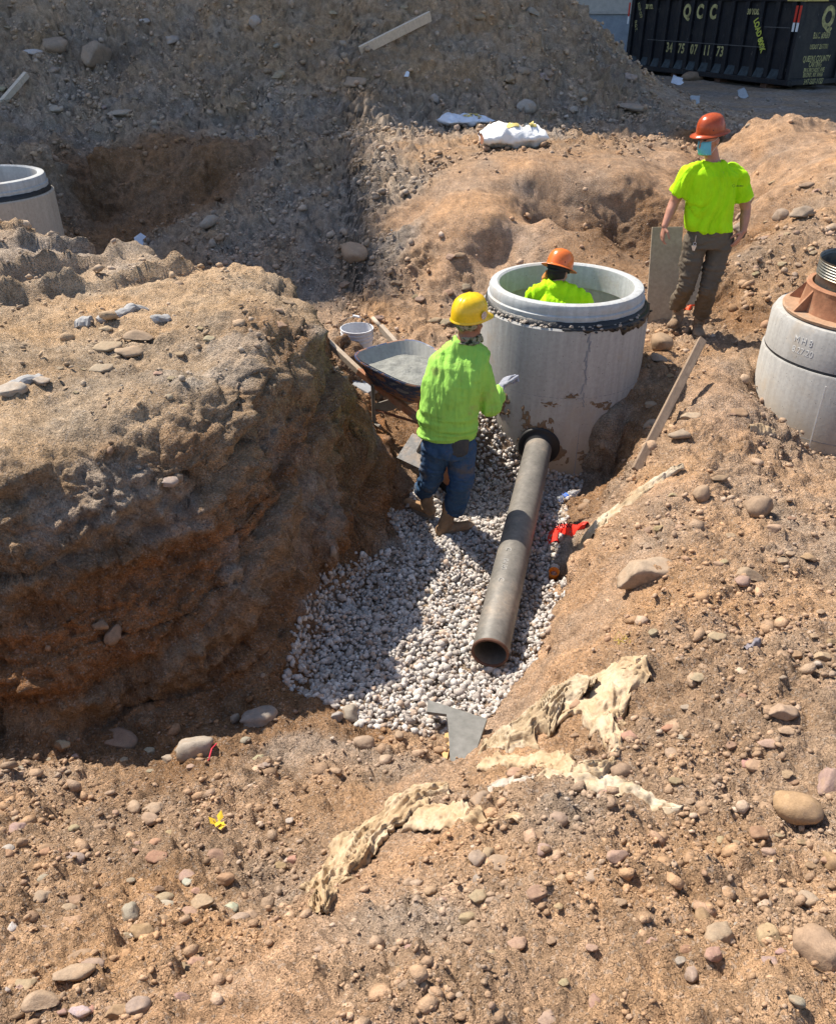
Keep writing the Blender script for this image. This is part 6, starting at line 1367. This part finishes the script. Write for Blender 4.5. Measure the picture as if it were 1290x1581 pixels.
# ---- worker in the yellow hard hat, seen from behind, holding on to the chamber
def yellow_worker():
    Y0 = 5.12; p = lambda a, b, dy=0: aty(a, b, Y0 + dy)
    fR = hit(690, 828) + Vector((0, 0, .02)); fL = hit(650, 797) + Vector((0, 0, .01)); t = thing('person', 'worker seen from behind in long-sleeved green shirt, jeans and yellow hard hat', 'person', fR)
    hd = p(725, 499, .12); nk = p(719, 524, .09); up_b = p(708, 556, .05); md = p(696, 610, .0); ws = p(690, 650, 0); pv = p(691, 676, 0)
    sL, sR = p(678, 562, .05), p(743, 572, .03); eL, wL = p(664, 610, .10), p(664, 655, .30)
    eR, wR = p(757, 628, .04), p(771, 600, .34)
    hpL, hpR = p(674, 690, .0), p(711, 690, .0); kL, kR = p(665, 738, .10), p(712, 742, -.02); aL = fL + Vector((.02, .0, .19)); aR = fR + Vector((.05, .05, .16))
    X_ = Vector((.97, -.12, -.04)).normalized(); Yv = Vector((.12, .97, 0)).normalized()
    fw = Vector((.70, .70, -.02)); up = Vector((.06, .04, 1))
    S_ = Solid(); M_, q = head(S_, hd, fw, up)
    S_.limb([hd + Vector((-.01, -.01, -.04)), nk - Z3 * .02], [.06, .066], 16)
    S_.loft([(nk - Z3 * .02, X_ * .07, Yv * .06), (up_b, X_ * .15, Yv * .08), (md, X_ * .15, Yv * .10), (ws, X_ * .16, Yv * .12), (pv, X_ * .16, Yv * .12)])
    S_.limb([sL, eL, wL], [.045, .04, .03]); S_.limb([sR, eR, wR], [.045, .04, .03])
    for h_, k_, a_ in ((hpL, kL, aL), (hpR, kR, aR)): S_.limb([h_, k_, a_], [.08, .055, .045])
    S_.skin('body', SK2, t, .0075, 2); eyes(q, M_, t)
    def dirtfold(V):
        # horizontal slack folds low on the back, upright ones between the shoulder blades
        lo = np.clip((ws.z + .18 - V[:, 2]) / .2, 0, 1); hi = 1 - lo
        fh = np.abs(vnoise(V * np.array([3.2, 3.2, 26]) + 5)); fv = np.abs(vnoise(V * np.array([20, 9, 3.2]) + 21)); f2 = np.abs(vnoise(V * np.array([6, 6, 48]) + 9)); g2 = np.abs(vnoise(V * np.array([44, 18, 5]) + 2)); return lo * (.026 * fh + .012 * f2) + hi * (.024 * fv + .010 * g2) - .014
    s = Solid()
    s.loft([(nk + Z3 * .005, X_ * .085, Yv * .08), (nk - Z3 * .035, X_ * .13, Yv * .10), (nk - Z3 * .075, X_ * .175, Yv * .115), (up_b - Z3 * .02, X_ * .205, Yv * .135), (up_b.lerp(md, .55), X_ * .212, Yv * .15), (md, X_ * .200, Yv * .15), (ws, X_ * .205, Yv * .155), (pv + Z3 * .03, X_ * .205, Yv * .155)])
    s.limb([sL.lerp(nk, .35), sL, sL.lerp(eL, .5), eL, eL.lerp(wL, .5), wL], [.066, .074, .070, .066, .058, .05], 16, True)
    s.limb([sR.lerp(nk, .35), sR, sR.lerp(eR, .5), eR, eR.lerp(wR, .5), wR.lerp(eR, .12)], [.066, .078, .078, .074, .062, .048], 16, True)
    s.skin('shirt', GRN, t, .0075, 2, .004, (14, 14, 9), 2, folds=dirtfold)
    tr = Solid(); tr.loft([(pv + Z3 * .05, X_ * .168, Yv * .135), (pv - Z3 * .03, X_ * .172, Yv * .145), (pv - Z3 * .10, X_ * .165, Yv * .14)])
    eLb, eRb = aL + Z3 * .03, aR + Z3 * .05
    tr.limb([hpL, hpL.lerp(kL, .5), kL, kL.lerp(eLb, .5), eLb], [.102, .092, .078, .076, .072], 18, True); tr.limb([hpR, hpR.lerp(kR, .5), kR, kR.lerp(eRb, .5), eRb], [.104, .096, .082, .080, .082], 18, True)
    jn = tr.skin('jeans', JEAN, t, .008, 2, .012, (8, 8, 20), 5)
    s = Solid(); s.limb([eRb + Z3 * .03, eRb, eRb - Z3 * .012], [.080, .087, .086], 18, True); s.skin('rolled_cuff', JEAN, t, .006, 1, .008, (30, 30, 30), 5)
    # back pocket
    pk = p(706, 690, -.148); m = MB(); m.rings([[pk + X_ * x * w_ + Z3 * z + Yv * (.012 * abs(x) * 2) for x in np.linspace(-.5, .5, 9)] for z, w_ in ((.055, .15), (.05, .152), (0, .15), (-.05, .13), (-.075, .06))], False, (False, False))
    o = m.build('back_pocket', m_fab('worn_grey_denim', (.055, .06, .065), (.12, .11, .09), .5), t, True); o.modifiers.new('t', 'SOLIDIFY').thickness = .006
    boot(t, fL + Vector((.09, -.10, .035)), fL + Vector((-.13, .10, .012)), aL + Vector((.02, .0, .06)), BOOT, lace=False); boot(t, fR + Vector((-.07, -.05, .0)), fR + Vector((.19, .05, .0)), aR + Vector((-.03, .0, .09)), BOOT, lace=False)
    # gloves
    g = Solid(); dg_ = Vector((.45, .60, .35)); g.limb([wR.lerp(eR, .22), wR], [.040, .036], 14, True); hand(g, wR, dg_, Vector((.6, -.1, -.75)), 1.25, .85, -1, poses=(.9, 1.25, 1.3, 1.3), thumb=.2); g.skin('glove', GLV, t, .005, 1, .002, (30, 30, 30))
    s = Solid(); s.limb([wR.lerp(eR, .30), wR.lerp(eR, .15)], [.047, .045], 16, True); s.skin('glove_cuff', m_fab('pale_yellow_cuff', (.6, .58, .30), dl=.7), t, .005, 1)
    g = Solid(); g.limb([wL.lerp(eL, .2), wL], [.036, .034], 14, True); hand(g, wL, Vector((-.1, .2, -.95)), Vector((.9, 0, .1)), 1.1, .8, 1); g.skin('glove', GLV, t, .0055, 1)
    hat(q(0, -.008, .045), (M_ @ Vector((0, 1, .05))), (M_ @ Vector((0, -.05, 1))), HATY, t, False, .99, True, False, False)
    s = Solid(); s.ell(q(0, -.02, .012), (.083, .096, .058), M_); s.skin('camouflage_cap', CAMO, t, .005, 2, .004, (20, 20, 20))
    s = Solid(); s.loft([(q(0, .0, -.075), M_ @ Vector((.076, 0, 0)), M_ @ Vector((0, .085, 0))), (q(0, -.005, -.12), M_ @ Vector((.092, 0, 0)), M_ @ Vector((0, .09, 0))), (nk + Z3 * .0, X_ * .10, Yv * .09)]); s.skin('neck_gaiter', CAMO, t, .006, 2, .008, (12, 12, 30))
    m = MB(); c_ = q(.108, .01, .07) ; 
    rt, f_, u_ = M_ @ Vector((1, 0, 0)), M_ @ Vector((0, 1, 0)), M_ @ Vector((0, 0, 1))
    m.rings([[q(.118 * 1.0, -.002 + .026 * math.cos(a) * r_, .082 + .026 * math.sin(a) * r_) for a in np.linspace(0, 6.28, 15)[:-1]] for r_ in (.02, 1)], True, (False, False)); m.build('round_sticker', m_simple('hat_sticker', (.62, .5, .42), .6, n=(60, .4, 1.1)), t)
    return t, wL
yw, wLh = yellow_worker()
# mortar hawk held low in his left hand
bc = aty(645, 697, 5.42); hk = thing('mortar_hawk', 'square steel mortar hawk held low beside the green-shirted worker', 'tool', bc)
nrm_ = Vector((-.15, -.55, .82)).normalized(); ux_ = Vector((.8, -.45, -.2)); ux_ = (ux_ - nrm_ * ux_.dot(nrm_)).normalized(); uy_ = nrm_.cross(ux_)
Mh = Matrix((ux_, uy_, nrm_)).transposed()
MB().box(bc, (.23, .23, .006), Mh).build('blade', m_rust('dull_steel', (.11, .105, .10), (.16, .155, .15), (.25, .19, .14), .5, .5), hk, bevel=.001)
MB().tube([bc, bc + (wLh - bc) * .96], .014, 10).build('handle', HWD, hk, True)

# ---- worker inside the chamber
def pit_worker():
    Y0 = 6.55; p = lambda a, b, dy=0: aty(a, b, Y0 + dy)
    base = Vector((MC[0] - .03, Y0, .05)); t = thing('person', 'worker standing inside the open chamber in neon yellow shirt and orange full-brim hard hat', 'person', base)
    hd = p(862, 421, .08); nk = p(860, 435, .02); ch = p(858, 466, -.03); sL, sR = p(825, 456, -.03), p(896, 461, .0)
    ws = Vector((base.x + .02, Y0 - .02, 1.02)); pv = Vector((base.x, Y0, .88)); X_ = (sR - sL).normalized(); Yv = Vector((-X_.y, X_.x, 0)).normalized()
    eL, eR = sL + Vector((-.08, .10, -.27)), sR + Vector((.11, .06, -.27)); wL, wR = eL + Vector((.12, .20, -.10)), eR + Vector((-.06, .22, -.08))
    hpL, hpR = pv + X_ * -.09, pv + X_ * .09; kL, kR = hpL + Vector((0, .02, -.42)), hpR + Vector((0, .02, -.42)); aL, aR = kL + Vector((-.02, -.03, -.35)), kR + Vector((.02, -.03, -.35))
    fw = Vector((.62, .72, -.30)); up = Vector((.12, .18, 1)); S_ = Solid(); M_, q = head(S_, hd, fw, up, .92)
    S_.limb([hd + Vector((-.01, -.01, -.03)), nk - Z3 * .03], [.058, .066], 16)
    S_.loft([(nk - Z3 * .02, X_ * .08, Yv * .07), (ch, X_ * .17, Yv * .11), (ws, X_ * .155, Yv * .115), (pv, X_ * .16, Yv * .12)])
    for s_, e_, w_ in ((sL, eL, wL), (sR, eR, wR)): S_.limb([s_, s_.lerp(e_, .5), e_, w_], [.06, .05, .043, .03])
    hand(S_, wL, Vector((.3, .9, -.3)), Vector((0, -.3, -1)), 1, .5, 1); hand(S_, wR, Vector((-.2, .9, -.3)), Vector((0, -.3, -1)), 1, .5, -1)
    for h_, k_, a_ in ((hpL, kL, aL), (hpR, kR, aR)): S_.limb([h_, k_, a_], [.08, .055, .045])
    S_.skin('body', SK3, t, .0075, 2); eyes(q, M_, t)
    s = Solid(); s.loft([(nk + Z3 * .004, X_ * .082, Yv * .078), (nk - Z3 * .03, X_ * .125, Yv * .10), (nk - Z3 * .075, X_ * .18, Yv * .12), (ch, X_ * .205, Yv * .135), (ch - Z3 * .12, X_ * .20, Yv * .14), (ws, X_ * .19, Yv * .14), (pv + Z3 * .03, X_ * .185, Yv * .14)])
    for s_, e_ in ((sL, eL), (sR, eR)): s.limb([s_.lerp(nk, .4), s_, s_.lerp(e_, .4), s_.lerp(e_, .75)], [.060, .072, .080, .086], 18, True)
    s.skin('shirt', LIME, t, .0075, 2, .020, (14, 8, 4), 12)
    tr = Solid(); tr.loft([(pv + Z3 * .05, X_ * .165, Yv * .13), (pv - Z3 * .1, X_ * .165, Yv * .13)])
    for h_, k_, a_ in ((hpL, kL, aL), (hpR, kR, aR)): tr.limb([h_, k_, a_ + Z3 * .02], [.10, .075, .07], 16, True)
    tr.skin('trousers', KHAKI, t, .010, 2, .008, (8, 8, 18))
    for a_ in (aL, aR): boot(t, Vector((a_.x, a_.y - .06, base.z + .005)), Vector((a_.x, a_.y + .22, base.z + .005)), a_ + Z3 * .07, BOOTD, lace=False)
    s = Solid(); s.ell(q(0, -.03, .0), (.078, .082, .085), M_); s.m.build('hair', HAIR, t, True)
    hat(q(0, -.012, .052), (M_ @ Vector((0, 1, -.12))), (M_ @ Vector((0, .12, 1))), HATO2, t, True, .90, False)
    m = MB(); m.tube([q(-.07, -.07, .04), q(-.03, -.112, .015), q(.03, -.112, .012), q(.075, -.06, .03)], .011, 8); m.build('ratchet_strap', STRAP, t, True)
    s = Solid(); s.limb([q(-.085, -.04, -.01), q(-.095, -.05, -.07), q(-.10, -.055, -.13)], [.016, .022, .014]); s.skin('orange_bandana_tail', m_fab('orange_cloth', (.50, .20, .06), dl=.7), t, .005, 1, .006, (30, 30, 30))
pit_worker()
